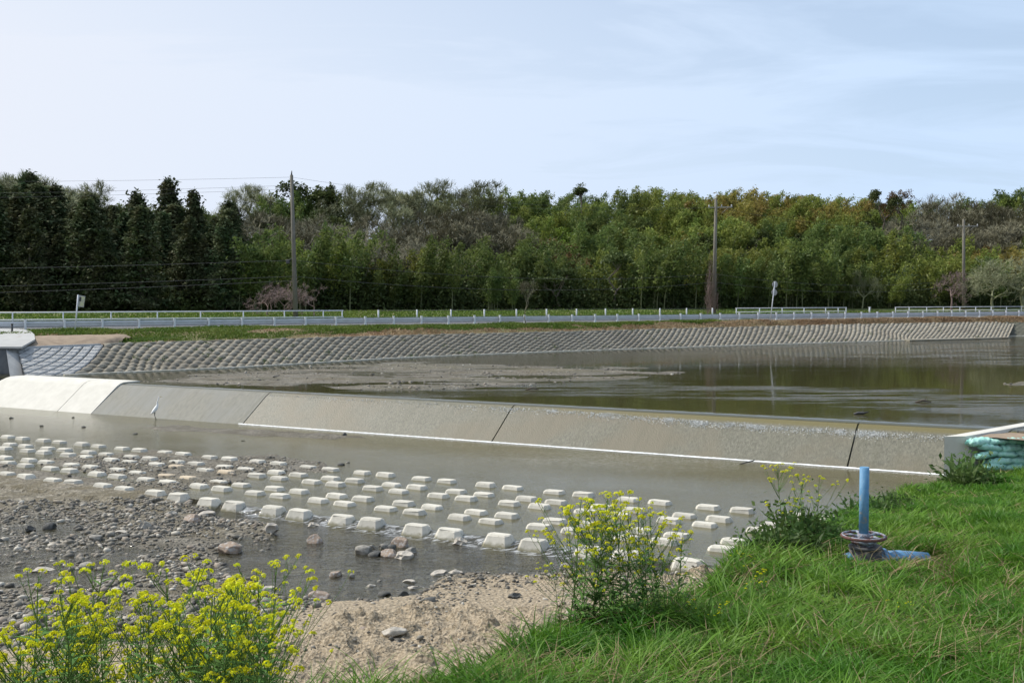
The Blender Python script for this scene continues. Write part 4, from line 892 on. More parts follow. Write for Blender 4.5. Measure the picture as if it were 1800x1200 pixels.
# ================================================================ EGRET
Ye = P(270, 738, -.02)[1]; ex, ey = PX(270, Ye), Ye
def skinned(name, chain, edges, mt, parent=None, sub=2, **kw):
    me = bpy.data.meshes.new(name); me.from_pydata([c[:3] for c in chain], edges, []); me.materials.append(mt)
    o = bpy.data.objects.new(name, me); COL.objects.link(o)
    o.modifiers.new('skin', 'SKIN'); s = o.modifiers.new('sub', 'SUBSURF'); s.levels = s.render_levels = sub
    for v, c in zip(me.skin_vertices[0].data, chain): v.radius = (c[3], c[3] if len(c) < 5 else c[4]); v.use_root = False
    me.skin_vertices[0].data[0].use_root = True
    dg = bpy.context.evaluated_depsgraph_get(); ev = o.evaluated_get(dg); m2 = bpy.data.meshes.new_from_object(ev)
    bpy.data.objects.remove(o); m2.name = name
    for f in m2.polygons: f.use_smooth = True
    return link(name, m2, parent, **kw)
eg = skinned('egret', [(0, 0, .40, .085, .075), (.07, 0, .50, .075, .07), (.105, 0, .60, .04), (.085, 0, .70, .022), (.12, 0, .79, .019), (.15, 0, .86, .019), (.145, 0, .905, .022), (.175, 0, .915, .02),
     (-.08, 0, .31, .055, .05), (-.14, 0, .25, .028, .02), (.0, -.035, .33, .02), (.0, .035, .33, .02)], [(0, 1), (1, 2), (2, 3), (3, 4), (4, 5), (5, 6), (6, 7), (0, 8), (8, 9), (0, 10), (0, 11)], M['feather'],
     label='white egret standing upright in shallow water below the weir', cat='egret')
eg.location = (ex, ey, -.02); eg.rotation_euler = (0, 0, R(35)); eg.scale = (1.12, 1.25, 1.05)
q = MB(); q.tube([(.185, 0, .917), (.23, 0, .908), (.30, 0, .895)], [.013, .009, .002], 8); q.build('beak', M['bill'], eg)
for sgn, fx in ((-1, .01), (1, .07)):
    q = MB(); q.tube([(0, sgn*.035, .33), (-.015+fx*.2, sgn*.035, .18), (fx, sgn*.035, .0), (fx, sgn*.035, -.02)], [.012, .008, .007, .007], 6)
    for t_ in (-.5, 0, .5): q.tube([(fx, sgn*.035, .0), (fx+.07*math.cos(t_), sgn*.035+.05*math.sin(t_), -.015)], .004, 4)
    q.build('leg', M['birdleg'], eg)

# ================================================================ TREES
def leafquads(rs_, C_, size, asp=.5, up=.0, droop=None):
    """one leaf quad per point; 'up' pulls the leaf normals upward"""
    n_ = len(C_); nrm = rs_.randn(n_, 3); nrm[:, 2] = np.abs(nrm[:, 2])+up; nrm /= np.linalg.norm(nrm, axis=1)[:, None]
    t = rs_.randn(n_, 3)
    if droop is not None: t = t*.5+droop
    a = t-nrm*(t*nrm).sum(1)[:, None]; a /= np.linalg.norm(a, axis=1)[:, None]+1e-9
    b_ = np.cross(nrm, a); s = (size*(.6+.8*rs_.rand(n_)))[:, None] if not hasattr(size, '__len__') else size[:, None]
    a = a*s; b_ = b_*s*asp
    return np.stack([C_-a*.5, C_-b_*.5+a*.05, C_+a*.5, C_+b_*.5+a*.05], 1).reshape(-1, 3)
def ribbons(pts):   # list of (polyline array, w0, w1): thin crossed ribbons for twigs
    V_, F_ = [], []; k = 0
    for pl, w0, w1 in pts:
        d = pl[-1]-pl[0]; a = np.cross(d, [.3, .2, 1.]); a /= np.linalg.norm(a)+1e-9; n_ = len(pl)
        ws = np.linspace(w0, w1, n_)[:, None]
        V_.append(np.stack([pl-a*ws/2, pl+a*ws/2], 1).reshape(-1, 3))
        i = np.arange(n_-1)*2+k; F_.append(np.stack([i, i+1, i+3, i+2], -1)); k += 2*n_
    return np.concatenate(V_), np.concatenate(F_)
def tubes_np(pls, seg=5):   # list of (points, radii)
    V_, F_ = [], []; k = 0
    for pl, rr in pls:
        pl = np.asarray(pl, float); n_ = len(pl); t = np.gradient(pl, axis=0); t /= np.linalg.norm(t, axis=1)[:, None]+1e-9
        ref = np.array([1., 0, 0]) if abs(t[0, 0]) < .7 else np.array([0, 1., 0])
        a = np.cross(t, ref); a /= np.linalg.norm(a, axis=1)[:, None]; b_ = np.cross(t, a); ang = np.arange(seg)*2*PI/seg
        ring = pl[:, None, :]+(a[:, None, :]*np.cos(ang)[None, :, None]+b_[:, None, :]*np.sin(ang)[None, :, None])*np.asarray(rr)[:, None, None]
        V_.append(ring.reshape(-1, 3)); i = np.arange(n_*seg).reshape(n_, seg)+k
        F_.append(np.stack([i[:-1], np.roll(i[:-1], -1, 1), np.roll(i[1:], -1, 1), i[1:]], -1).reshape(-1, 4)); k += n_*seg
    return np.concatenate(V_), np.concatenate(F_)
def bamboo_meshes(seed, lm, H=10., spread=3.7, nculm=11, lean=(.10, 0)):
    rs_ = np.random.RandomState(seed); culms = []; Cs = []
    for c in range(nculm):
        b0 = np.array([rs_.uniform(-1, 1)*spread, rs_.uniform(-1, 1)*spread, 0]); h = H*rs_.uniform(.72, 1.0)
        dr = np.array([rs_.randn()*.10+lean[0], rs_.randn()*.10+lean[1]]); t = np.linspace(0, 1, 9)
        pl = np.stack([b0[0]+dr[0]*h*t**2.2*1.6, b0[1]+dr[1]*h*t**2.2*1.6, h*(t-.10*t**4)], -1)
        culms.append((pl, np.linspace(.07, .02, 9)))
        for k in range(17):
            f_ = .30+.70*k/16; p = np.array([np.interp(f_, t, pl[:, j]) for j in range(3)])
            rad = (1.0-abs(f_-.62)*1.5)*.88+.10
            m_ = int(15+22*rad)
            g = rs_.randn(m_, 3)*np.array([rad, rad, .42])*.62; g[:, 2] -= .25*np.hypot(g[:, 0], g[:, 1])**1.5
            Cs.append(p+g)
    C_ = np.concatenate(Cs); V_ = leafquads(rs_, C_, .48, .34, .3, np.array([0, 0, -.5]))
    tv, tf = tubes_np(culms, 4)
    return mesh('crown', V_, np.arange(len(V_)).reshape(-1, 4), lm), mesh('trunk', tv, tf, M['culm'], True)
def cedar_meshes(seed, H=14., Rb=2.3, lm=None, gap=.1):
    rs_ = np.random.RandomState(seed); Cs = []; t = np.linspace(0, 1, 8)
    tr = np.stack([.2*np.sin(t*3+seed)*(1-t), .2*np.cos(t*2+seed)*(1-t), H*t*.96], -1)
    br = [(tr, np.linspace(.24, .03, 8))]; z = H*gap; 
    while z < H*.985:
        f_ = z/H; rmax = Rb*1.12*(1-f_**1.7)**.85*(.95 if f_ > .12 else .75)+.14
        for k in range(rs_.randint(4, 8)):
            a = rs_.rand()*2*PI; L_ = rmax*rs_.uniform(.55, 1.12); dz_ = -.08*L_+rs_.uniform(-.2, .3)
            e = np.array([L_*math.cos(a), L_*math.sin(a), dz_])
            br.append((np.array([[0, 0, z], [e[0]*.5, e[1]*.5, z+dz_*.2+.1], [e[0], e[1], z+dz_]]), [.05, .035, .015]))
            for q in (.45, .72, .97):
                m_ = int(13*(1+.5*L_)); s_ = .20+.19*L_*(1.15-q*.5)
                Cs.append(np.array([e[0]*q, e[1]*q, z+dz_*q])+rs_.randn(m_, 3)*np.array([s_, s_, .26]))
        z += rs_.uniform(.35, .6)
    Cs.append(np.array([0, 0, H*.985])+rs_.randn(30, 3)*np.array([.14, .14, .35]))
    C_ = np.concatenate(Cs); V_ = leafquads(rs_, C_, .42, .5, .6, np.array([0, 0, -.3])); tv, tf = tubes_np(br, 5)
    return mesh('crown', V_, np.arange(len(V_)).reshape(-1, 4), lm or M['cedar']), mesh('trunk', tv, tf, M['bark'], True)
def branching(rs_, H, W, levels=5, trunk=.22, first=.22, up=.55):
    """recursive limbs: returns heavy limbs (tubes) and fine ends"""
    limbs, ends = [], []
    def grow(p, d, L_, r0_, lev):
        n_ = 5; pts_ = [p]; q = p.copy(); dd = d.copy()
        for i in range(n_-1):
            dd = dd+rs_.randn(3)*.13+np.array([0, 0, .05]); dd /= np.linalg.norm(dd); q = q+dd*L_/(n_-1); pts_.append(q.copy())
        pl = np.array(pts_); limbs.append((pl, np.linspace(r0_, r0_*.6, n_), lev))
        if lev >= levels: ends.append((pl[-1], dd)); return
        kids = rs_.randint(2, 4) if lev < 2 else rs_.randint(2, 4)
        for c in range(kids):
            side = rs_.randn(3); side -= dd*side.dot(dd); side /= np.linalg.norm(side)+1e-9
            nd = dd*rs_.uniform(.7, 1.0)+side*rs_.uniform(.45, .95)*(W/H*1.6); nd[2] += up*.25; nd /= np.linalg.norm(nd)
            st = pl[-1] if c < 2 else pl[rs_.randint(2, 4)]
            grow(st, nd, L_*rs_.uniform(.66, .86), r0_*.62, lev+1)
    grow(np.zeros(3), np.array([0, 0, 1.]), H*first, trunk, 0)
    return limbs, ends
def normalise(arrs, H, W):
    allp = np.concatenate(arrs); zmax = np.percentile(allp[:, 2], 99.5); r_ = np.percentile(np.hypot(allp[:, 0], allp[:, 1]), 96)
    return np.array([W/2/r_, W/2/r_, H/zmax])
def bare_meshes(seed, H=9., W=9., tm=None, levels=5, fine=9, wtw=.045, trunk=.22, first=.2, flen=.9):
    rs_ = np.random.RandomState(seed); limbs, ends = branching(rs_, H, W, levels, trunk, first)
    sc_ = normalise([l[0] for l in limbs], H*.93, W*.9)
    tb = [(l[0]*sc_, l[1]) for l in limbs if l[2] <= 2]; th_ = [(l[0]*sc_, max(wtw, l[1][0]*1.6), max(wtw*.8, l[1][-1]*1.6)) for l in limbs if l[2] > 2]
    for p, d in ends:
        for k in range(fine):
            dd = d*.8+rs_.randn(3)*.75; dd[2] += .25; dd /= np.linalg.norm(dd); L_ = flen*rs_.uniform(.5, 1.3); p0 = p*sc_
            mid = p0+dd*L_*.5+rs_.randn(3)*.06; e = p0+dd*L_+rs_.randn(3)*.1
            th_.append((np.array([p0, mid, e]), wtw, wtw*.55))
            for z in range(2):
                d3 = dd+rs_.randn(3)*.7; d3 /= np.linalg.norm(d3); th_.append((np.array([mid, mid+d3*L_*.55]), wtw*.7, wtw*.5))
    rv, rf = ribbons(th_); tv, tf = tubes_np(tb, 6)
    return mesh('crown', rv, rf, tm or M['twig']), mesh('trunk', tv, tf, tm if tm else M['twig'], True)
def broad_meshes(seed, H=8., W=7., lm=None, dens=1.0, low=.25):
    rs_ = np.random.RandomState(seed); limbs, ends = branching(rs_, H, W, 4, .2, .24)
    sc_ = normalise([l[0] for l in limbs], H*.9, W*.85); Cs = []
    for p, d in ends:
        c = p*sc_; r_ = rs_.uniform(.55, 1.05); m_ = int(70*dens*r_)
        g = rs_.randn(m_, 3); g /= np.linalg.norm(g, axis=1)[:, None]; g *= (rs_.rand(m_)**.35)[:, None]*np.array([r_, r_, r_*.62]); Cs.append(c+g)
    C_ = np.concatenate(Cs); C_ = C_[C_[:, 2] > H*low*.6]
    V_ = leafquads(rs_, C_, .33, .6, .5); tb = [(l[0]*sc_, l[1]) for l in limbs if l[2] <= 3]; tv, tf = tubes_np(tb, 5)
    return mesh('crown', V_, np.arange(len(V_)).reshape(-1, 4), lm or M['evergreen']), mesh('trunk', tv, tf, M['bark'], True)
def tree_at(name, kind, meshes, x, y, z, h, rot, label, cat, group, base_h, wx=1.0):
    s = h/base_h; r = thing(name, label, cat, (x, y, z), rot, group); r.scale = (s*wx, s*wx, s)
    link('trunk', meshes[1], r); link('crown', meshes[0], r); return r
BAM = [bamboo_meshes(s, M['bamboo'], lean=l) for s, l in ((1, (.12, -.03)), (2, (.05, -.08)), (3, (.16, -.02)), (4, (-.04, -.06)))]
BAMD = [bamboo_meshes(s, M['bamboodark'], lean=l) for s, l in ((5, (.10, -.05)), (6, (.02, -.06)), (7, (.14, 0)))]
BAMG = [bamboo_meshes(s, M['bamboogold'], lean=l) for s, l in ((8, (.10, -.05)), (9, (.05, -.03)))]
CED = [cedar_meshes(s, 14, w) for s, w in ((1, 2.3), (2, 2.0), (3, 2.7), (4, 2.2))]
EVG = [broad_meshes(s, 8, 7.5) for s in (1, 2, 3)]
BRI = [broad_meshes(14, 8, 9, M['bright'], .8), broad_meshes(15, 8, 8, M['bright'], .8)]
RUS = [broad_meshes(24, 8, 10, M['russet'], .7)]
BAR = [bare_meshes(s, 9, 10.5, fine=13, wtw=.055, flen=1.0) for s in (1, 2, 3)]
BARP = [bare_meshes(s, 9, 9.5, M['twigpale'], fine=15, wtw=.055, flen=1.0) for s in (11, 12)]
# zones of the wood, in picture columns and rows of its canopy: (x, y, rx, ry, kind)
ZONES = [(100, 335, 130, 28, 'pale'), (430, 350, 50, 30, 'pale'), (548, 355, 62, 34, 'ever'), (500, 400, 70, 32, 'bare'), (590, 390, 40, 30, 'bare'),
         (660, 345, 70, 36, 'pale'), (700, 395, 110, 52, 'bare'), (810, 345, 42, 34, 'pale'), (850, 390, 50, 32, 'bare'), (835, 412, 30, 16, 'bright'), (1000, 390, 52, 18, 'bright'),
         (970, 412, 62, 20, 'russet'), (1150, 425, 48, 24, 'ever'), (1290, 420, 50, 22, 'ever'), (1550, 345, 22, 18, 'ever'),
         (1640, 385, 60, 34, 'bare'), (1720, 400, 55, 30, 'bare'), (1770, 380, 40, 40, 'bare'), (1610, 425, 30, 20, 'evr2'), (470, 460, 34, 26, 'bright')]
rt_ = random.Random(21); ntree = 0
def kind_at(px, py, k, rnd):
    for zx, zy, rx, ry, kk in ZONES:
        if ((px-zx)/rx)**2+((py-zy)/ry)**2 < 1: return kk
    if px < 425 and k < .75: return 'cedar'
    if px < 425: return 'ever' if rnd < .5 else 'bamd'
    n_ = float(fbm(px*.006, py*.012, 44, 3))
    if 1180 < px and 330 < py < 450 and n_ > .12 and rnd < .45: return 'bamg'
    if n_ < -.22: return 'bamd'
    if rnd < .10: return 'ever'
    return 'bam' if rnd > .3 else 'bamd'
NAMES = {'cedar': ('cedar_tree', 'dark cedar in the stand at the left of the far wood', 'tree', 'cedars at the left of the wood'),
 'bam': ('bamboo_clump', 'yellow-green feathery bamboo clump on the wooded hillside', 'bamboo', 'green bamboo on the hillside'),
 'bamd': ('bamboo_clump', 'darker green feathery bamboo clump on the wooded hillside', 'bamboo', 'dark bamboo on the hillside'),
 'bamg': ('bamboo_clump', 'golden tinged bamboo clump high on the right of the hillside', 'bamboo', 'golden bamboo on the hillside'),
 'ever': ('evergreen_tree', 'dark rounded evergreen tree among the bamboo of the hillside', 'tree', 'dark evergreens on the hillside'),
 'evr2': ('evergreen_tree', 'dark rounded evergreen tree among the bamboo of the hillside', 'tree', 'dark evergreens on the hillside'),
 'bright': ('leafy_tree', 'fresh light green leafy tree standing out of the darker wood', 'tree', 'fresh green trees in the wood'),
 'russet': ('russet_tree', 'broad russet brown tree crown in the middle of the wood', 'tree', 'russet crowns in the wood'),
 'bare': ('bare_tree', 'leafless grey brown twiggy tree on the wooded hillside', 'tree', 'grey leafless trees on the hillside'),
 'pale': ('bare_tree', 'leafless tree with pale budding twigs on the skyline', 'tree', 'pale budding trees on the skyline')}
SETS = {'cedar': CED, 'bam': BAM, 'bamd': BAMD, 'bamg': BAMG, 'ever': EVG, 'evr2': EVG, 'bright': BRI, 'russet': RUS, 'bare': BAR, 'pale': BARP}
BH = {'cedar': 14, 'bam': 10, 'bamd': 10, 'bamg': 10, 'ever': 8, 'evr2': 8, 'bright': 8, 'russet': 8, 'bare': 9, 'pale': 9}
LOOK = {'cedar': 'dark cedar', 'bam': 'yellow-green bamboo clump', 'bamd': 'deep green bamboo clump', 'bamg': 'golden tinged bamboo clump', 'ever': 'dark round evergreen', 'evr2': 'dark round evergreen',
        'bright': 'fresh light green tree', 'russet': 'russet brown tree', 'bare': 'grey leafless tree', 'pale': 'pale budding leafless tree'}
zcount = {}
def zone_label(kd, px, row, lb, gp):
    where = 'left of the left sign' if px < 132 else 'between the left sign and left pole' if px < 515 else 'between left pole and sapling' if px < 925 else 'between sapling and middle pole' if px < 1256 else 'between middle pole and round signs' if px < 1361 else 'between round signs and right pole' if px < 1692 else 'right of the farthest pole'
    tier = 'in the front row' if row == 0 else 'low down' if row < 4 else 'halfway up' if row < 8 else 'high up' if row < 11 else 'on the skyline'
    key = (LOOK[kd], where, tier)
    zcount[key] = zcount.get(key, 0)+1
    if row in (0, 11, 12):
        return f"{ordn(zcount[key])} {LOOK[kd]} {tier} {where}", gp
    return f"{LOOK[kd]} {tier} {where}", f"{LOOK[kd]}s {tier} {where}"
def hz1(x, y): return float(hill_z(np.array([x]), np.array([y]))[0])
for row in range(13):
    k = row/12; dd = 2.5+k*DEPTH*.97; xx = -75
    y_mid = 116+dd; half = .50*(y_mid+20)
    x = -half-4+rt_.uniform(0, 3)
    while x < half+14:
        px0 = 900+FPX*x/(yfront(x)+dd)
        ced = px0 < 425 and k < .75
        xj = x+rt_.uniform(-1.2, 1.2); y = yfront(xj)+dd+rt_.uniform(-1.8, 1.8)
        c, kk = canopy(np.array([xj]), np.array([y])); c = float(c[0]); px = 900+FPX*xj/y; 
        g = hz1(xj, y); py = 525-(c-CAMZ)*FPX/y
        kd = kind_at(px, py+8, k, rt_.random())
        if row >= 11 and kd in ('ever', 'evr2'): kd = 'bamd'
        if row == 0 and kd not in ('cedar',): kd = rt_.choice(['bamd', 'bamd', 'bamd', 'bam', 'ever', 'bamd'])
        h = {'cedar': rt_.uniform(12.5, 15), 'ever': 8.5, 'evr2': 8, 'bare': 9.0, 'pale': 9.5, 'bright': 7.5, 'russet': 7.5}.get(kd, 10.0)*rt_.uniform(.88, 1.12)
        sk = float(np.interp(px, skx, sky_)); cap = ZY(sk, y)-g-.2
        if row >= 11: h = min(cap*rt_.uniform(.93, 1.03), 15) if cap > 5 else 0
        else: h = min(h, cap*.97)
        if row < 3: h *= rt_.uniform(.55, 1.05)
        if kd == 'cedar' and row < 11: h = min(h, cap*.93, ZY(sk+12+rt_.uniform(0, 30), y)-g)
        if h > 3.5 and -60 < px < 1870:
            nm, lb, ct, gp = NAMES[kd]; lb, gp = zone_label(kd, px, row, lb, gp)
            tree_at(nm, kd, rt_.choice(SETS[kd]), xj, y, g-.2, h, rt_.uniform(-.5, .5) if kd.startswith('bam') else rt_.uniform(0, 6.28), lb, ct, gp, BH[kd], rt_.uniform(.92, 1.18)*(1.25 if kd in ('pale', 'bare') else 1.22 if kd == 'cedar' else 1)); ntree += 1
        x += (rt_.uniform(3.3, 4.6) if ced else rt_.uniform(5.6, 7.4)*(1.12 if row > 6 else 1))
print('trees', ntree)
# named single trees
def single(name, px, pytop, y, h, ms, base, label, cat='tree', wx=1.0, rot=0., ground=None):
    x = PX(px, y); zt_ = ZY(pytop, y); g = zt_-h if ground is None else ground
    r = tree_at(name, '', ms, x, y, g, (zt_-g), rot, label, cat, None, base, wx); return r
single('cedar_tree', 298, 320, 135, 19, CED[0], 14, 'tall cedar whose pointed top breaks the skyline left of the pole', wx=1.05)
single('cedar_tree', 343, 340, 133, 18, CED[1], 14, 'cedar with a neat conical top just right of the tallest one', wx=.95)
single('cedar_tree', 58, 309, 136, 20, CED[2], 14, 'tall dark cedar before the pale trees at the far left', wx=1.2)
single('cedar_tree', 243, 338, 134, 18, CED[3], 14, 'blunt topped cedar left of the tallest one', wx=1.1)
pine = broad_meshes(33, 8, 6, M['evergreen'], 1.2, .5)
single('pine_tree', 545, 318, 172, 12, pine, 8, 'dark spreading evergreen on the skyline right of the left pole', wx=1.0)
single('pine_tree', 583, 326, 172, 11, cedar_meshes(9, 14, 3.0, M['evergreen'], .3), 14, 'ragged dark conifer on the skyline with open branches', wx=1.0)
lolly = broad_meshes(35, 8, 3.0, M['evergreen'], .8, .7)
single('pine_tree', 1024, 320, 180, 6, lolly, 8, 'small twin-topped dark pine standing above the bamboo skyline', wx=1.3)
single('evergreen_tree', 1550, 330, 184, 8, EVG[1], 8, 'dark domed evergreen on the right skyline', wx=.9)
single('russet_tree', 1580, 333, 184, 7, RUS[0], 8, 'pale brownish tree on the right skyline', wx=.8)
# bare shrubs and small trees near the road
sh = [bare_meshes(s, 4, 5, M['twigpink'], levels=4, fine=9, wtw=.03, trunk=.09, first=.16, flen=.6) for s in (41, 42, 43)]
for px, top, y, w, lb in ((470, 503, 98, 1.15, 'low leafless shrub left of the foot of the left pole'), (500, 496, 99, 1.0, 'taller leafless shrub beside the left pole'), (552, 504, 98, 1.2, 'low leafless shrub right of the left pole')):
    single('bare_shrub', px, top, y, 0, sh[px % 3], 4, lb, 'shrub', w, px, 3.3)
st = bare_meshes(44, 4, 2.6, M['twig'], levels=4, fine=7, wtw=.026, trunk=.06, first=.32, flen=.45)
x_, y_ = RL(19.3+12, -1.6); y_ = 82.; x_ = PX(927, y_)
single('bare_sapling', 925, 496, 84, 0, st, 4, 'small leafless sapling in front of the guard rail', 'tree', .95, .4, 2.75)
bigb = [bare_meshes(s, 6, 8, M['twigpink'] if s % 2 else M['twigpale'], levels=5, fine=7, wtw=.04, trunk=.2, first=.14, flen=.7) for s in (51, 52)]
for px, top, y, w, ms, lb in ((1672, 478, 138, 1.05, bigb[0], 'pinkish leafless tree with spreading limbs beside the farthest pole'), (1745, 470, 138, 1.2, bigb[1], 'wide leafless tree right of the farthest pole'), (1800, 440, 140, 1.2, bigb[1], 'leafless tree cut by the right edge of view'), (1515, 478, 142, .7, bigb[1], 'small grey leafless tree before the bamboo')):
    single('bare_tree', px, top, y, 0, ms, 6, lb, 'tree', w, px*.1, 3.5)
# dead vines round the middle pole
rs = np.random.RandomState(8); rb_ = []
for i in range(420):
    z0 = rs.uniform(0, 6.3)*rs.uniform(.3, 1); a = rs.rand()*6.28; r0 = .25+.55*(1-z0/7)*rs.rand(); L_ = rs.uniform(.5, 1.6)
    p0_ = np.array([r0*math.cos(a)-.25, r0*math.sin(a), z0]); rb_.append((np.array([p0_, p0_+[rs.randn()*.12, rs.randn()*.12, L_*.5], p0_+[rs.randn()*.22, rs.randn()*.2, L_]]), .03, .02))
rv, rf = ribbons(rb_); link('dead_vines', mesh('dead_vines', rv, rf, M['twigpink']), loc=(P2b.x, P2b.y, P2b.z), label='brown dead vines climbing the foot of the middle pole', cat='vine')
# undergrowth that closes the foot of the wood: stuff
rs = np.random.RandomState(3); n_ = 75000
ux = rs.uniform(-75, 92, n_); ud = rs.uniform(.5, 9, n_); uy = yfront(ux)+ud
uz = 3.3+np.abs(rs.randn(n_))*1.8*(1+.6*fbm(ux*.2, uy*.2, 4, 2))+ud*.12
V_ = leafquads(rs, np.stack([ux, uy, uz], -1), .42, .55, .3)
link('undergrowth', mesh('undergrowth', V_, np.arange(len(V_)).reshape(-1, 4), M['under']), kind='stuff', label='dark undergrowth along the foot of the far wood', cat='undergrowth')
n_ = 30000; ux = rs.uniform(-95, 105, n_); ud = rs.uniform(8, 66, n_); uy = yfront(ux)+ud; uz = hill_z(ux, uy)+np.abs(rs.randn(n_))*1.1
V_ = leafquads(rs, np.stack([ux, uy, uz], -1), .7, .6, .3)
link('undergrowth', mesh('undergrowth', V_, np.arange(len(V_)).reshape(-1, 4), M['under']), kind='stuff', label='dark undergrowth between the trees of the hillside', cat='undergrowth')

# ================================================================ STONES
def ico(sub):
    bm = bmesh.new(); bmesh.ops.create_icosphere(bm, subdivisions=sub, radius=1); v = np.array([x.co[:] for x in bm.verts]); f = np.array([[q.index for q in x.verts] for x in bm.faces]); bm.free(); return v, f
IV, IF = ico(1)
def pebble_field(name, pts, r, label, matn, seed, flat=.55):
    rs_ = np.random.RandomState(seed); n_ = len(pts); S_ = r[:, None]*(np.array([1, .75, flat])*rs_.uniform(.75, 1.3, (n_, 3)))
    v = IV[None]*(1+.22*rs_.randn(n_, len(IV), 1)*.6)*S_[:, None, :]; a = rs_.rand(n_)*6.28; c, s_ = np.cos(a)[:, None], np.sin(a)[:, None]; tl_ = rs_.randn(n_)[:, None]*.18
    x, y, z = v[..., 0]*c-v[..., 1]*s_, v[..., 0]*s_+v[..., 1]*c, v[..., 2]+v[..., 0]*tl_
    V_ = np.stack([x, y, z], -1)+pts[:, None, :]; F_ = IF[None]+(np.arange(n_)*len(IV))[:, None, None]
    return link(name, mesh(name, V_.reshape(-1, 3), F_.reshape(-1, 3), matn), kind='stuff', label=label, cat='gravel')
def pebmat(name, pale=1.0):
    m = bpy.data.materials.new(name); m.use_nodes = True; t = m.node_tree; l = t.links; b = t.nodes['Principled BSDF']; b.inputs['Roughness'].default_value = .75
    g = N(t, 'ShaderNodeNewGeometry'); cr = N(t, 'ShaderNodeValToRGB'); l.new(g.outputs['Random Per Island'], cr.inputs[0]); e = cr.color_ramp.elements
    e[0].position = 0; e[0].color = (.07*pale, .065*pale, .055*pale, 1); e[1].position = 1; e[1].color = (.50*pale, .47*pale, .40*pale, 1)
    for p_, c_ in ((.3, (.14, .13, .105)), (.6, (.22, .20, .16)), (.75, (.26, .215, .165)), (.9, (.36, .33, .27))): q = cr.color_ramp.elements.new(p_); q.color = (*[c*pale for c in c_], 1)
    nz_ = N(t, 'ShaderNodeTexNoise', i_Scale=40., i_Detail=4); l.new(g.outputs['Position'], nz_.inputs['Vector']); hs = N(t, 'ShaderNodeHueSaturation'); mr = N(t, 'ShaderNodeMapRange', i_3=.65, i_4=1.35); l.new(nz_.outputs[0], mr.inputs[0])
    l.new(mr.outputs[0], hs.inputs['Value']); l.new(cr.outputs[0], hs.inputs['Color']); l.new(hs.outputs[0], b.inputs['Base Color']); return m
M['peb'] = pebmat('pebbles'); M['pebdark'] = pebmat('submerged_pebbles', .75)
def scatter(n_, box, polys, lev, seed, grow=14, above=-.05, z=0.):
    rs_ = np.random.RandomState(seed); x = rs_.uniform(box[0], box[1], n_); y = rs_.uniform(box[2], box[3], n_)
    px, py = proj(x, y, 0*x+z); ok = np.zeros(n_, bool); pe = 10*fbm(px*.02, py*.05, 3, 3)
    for pl in polys: ok |= (sdpoly(px, py, pl)+pe > -grow*rs_.rand(n_)**2)
    ok &= (px > -30) & (px < 1850) & (py < 1230); x, y = x[ok], y[ok]; u, n = UN(x, y)
    zz = bed_z(x, y); bz, sd = bank_z(x, y); k = (zz > lev+above) & (bz < zz-.02) & ~((n > 32.3) & (n < 35.2)) & (n > NE(u)+.3 if lev == 0 else n == n)
    return x[k], y[k], zz[k], rs_
dens = lambda x, y: fbm(x*.8, y*.8, 91, 3)
x, y, z, r_ = scatter(90000, (-15, 0, 15, 27), [PB, PE], WS, 1, 20, -.06); k = r_.rand(len(x)) < np.clip(.45+.9*dens(x, y), .10, 1)*np.clip((21/y)**1.5, .3, 1); x, y, z = x[k], y[k], z[k]
rr = np.exp(r_.randn(len(x))*.55)*.029; pebble_field('gravel', np.stack([x, y, z+rr*.15], -1), np.clip(rr, .008, .11), 'wet grey gravel bar at the lower left of the stream', M['peb'], 1)
x, y, z, r_ = scatter(42000, (-26, 0, 19.5, 34), [PA, PD], 0, 2, 10, -.03); k = r_.rand(len(x)) < np.clip(.5+.9*dens(x, y), .12, 1); x, y, z = x[k], y[k], z[k]
rr = np.exp(r_.randn(len(x))*.5)*.027; pebble_field('gravel', np.stack([x, y, z+rr*.15], -1), np.clip(rr, .008, .08), 'gravel lying between the concrete blocks', M['peb'], 2)
x, y, z, r_ = scatter(30000, (-6, 8, 14, 23), [PC], WS, 3, 20, -.08); k = r_.rand(len(x)) < np.clip(.15+.6*dens(x, y)+.9*(py_ := sstep(17.5, 20.5, y)), .03, .9); x, y, z = x[k], y[k], z[k]
rr = np.exp(r_.randn(len(x))*.5)*.021; pebble_field('gravel', np.stack([x, y, z+rr*.1], -1), np.clip(rr, .008, .08), 'stones and clods on the pale sandy shore', M['sandclod'] if 'sandclod' in M else M['peb'], 3)
x, y, z, r_ = scatter(42000, (-24, 50, 38, 62), [PU, PU2], 1.2, 4, 8, -.05, 1.2); k = r_.rand(len(x)) < np.clip(.2+1.0*dens(x*.5, y), .02, 1)*.5; x, y, z = x[k], y[k], z[k]
rr = np.exp(r_.randn(len(x))*.45)*.042; pebble_field('gravel', np.stack([x, y, z+rr*.1], -1), np.clip(rr, .015, .16), 'gravel bars breaking the upstream water', M['peb'], 4)
x, y, z, r_ = scatter(9000, (-12, 6, 17, 23), [[(350, 930), (1150, 955), (1150, 1010), (560, 1060), (420, 1020)]], -.9, 5, 5, -1); rr = np.exp(r_.randn(len(x))*.4)*.03; k = r_.rand(len(x)) < .5; x, y, z, rr = x[k], y[k], z[k], rr[k]
pebble_field('gravel', np.stack([x, y, z+rr*.2], -1), np.clip(rr, .01, .09), 'dark pebbles on the bed of the fast stream', M['pebdark'], 5)
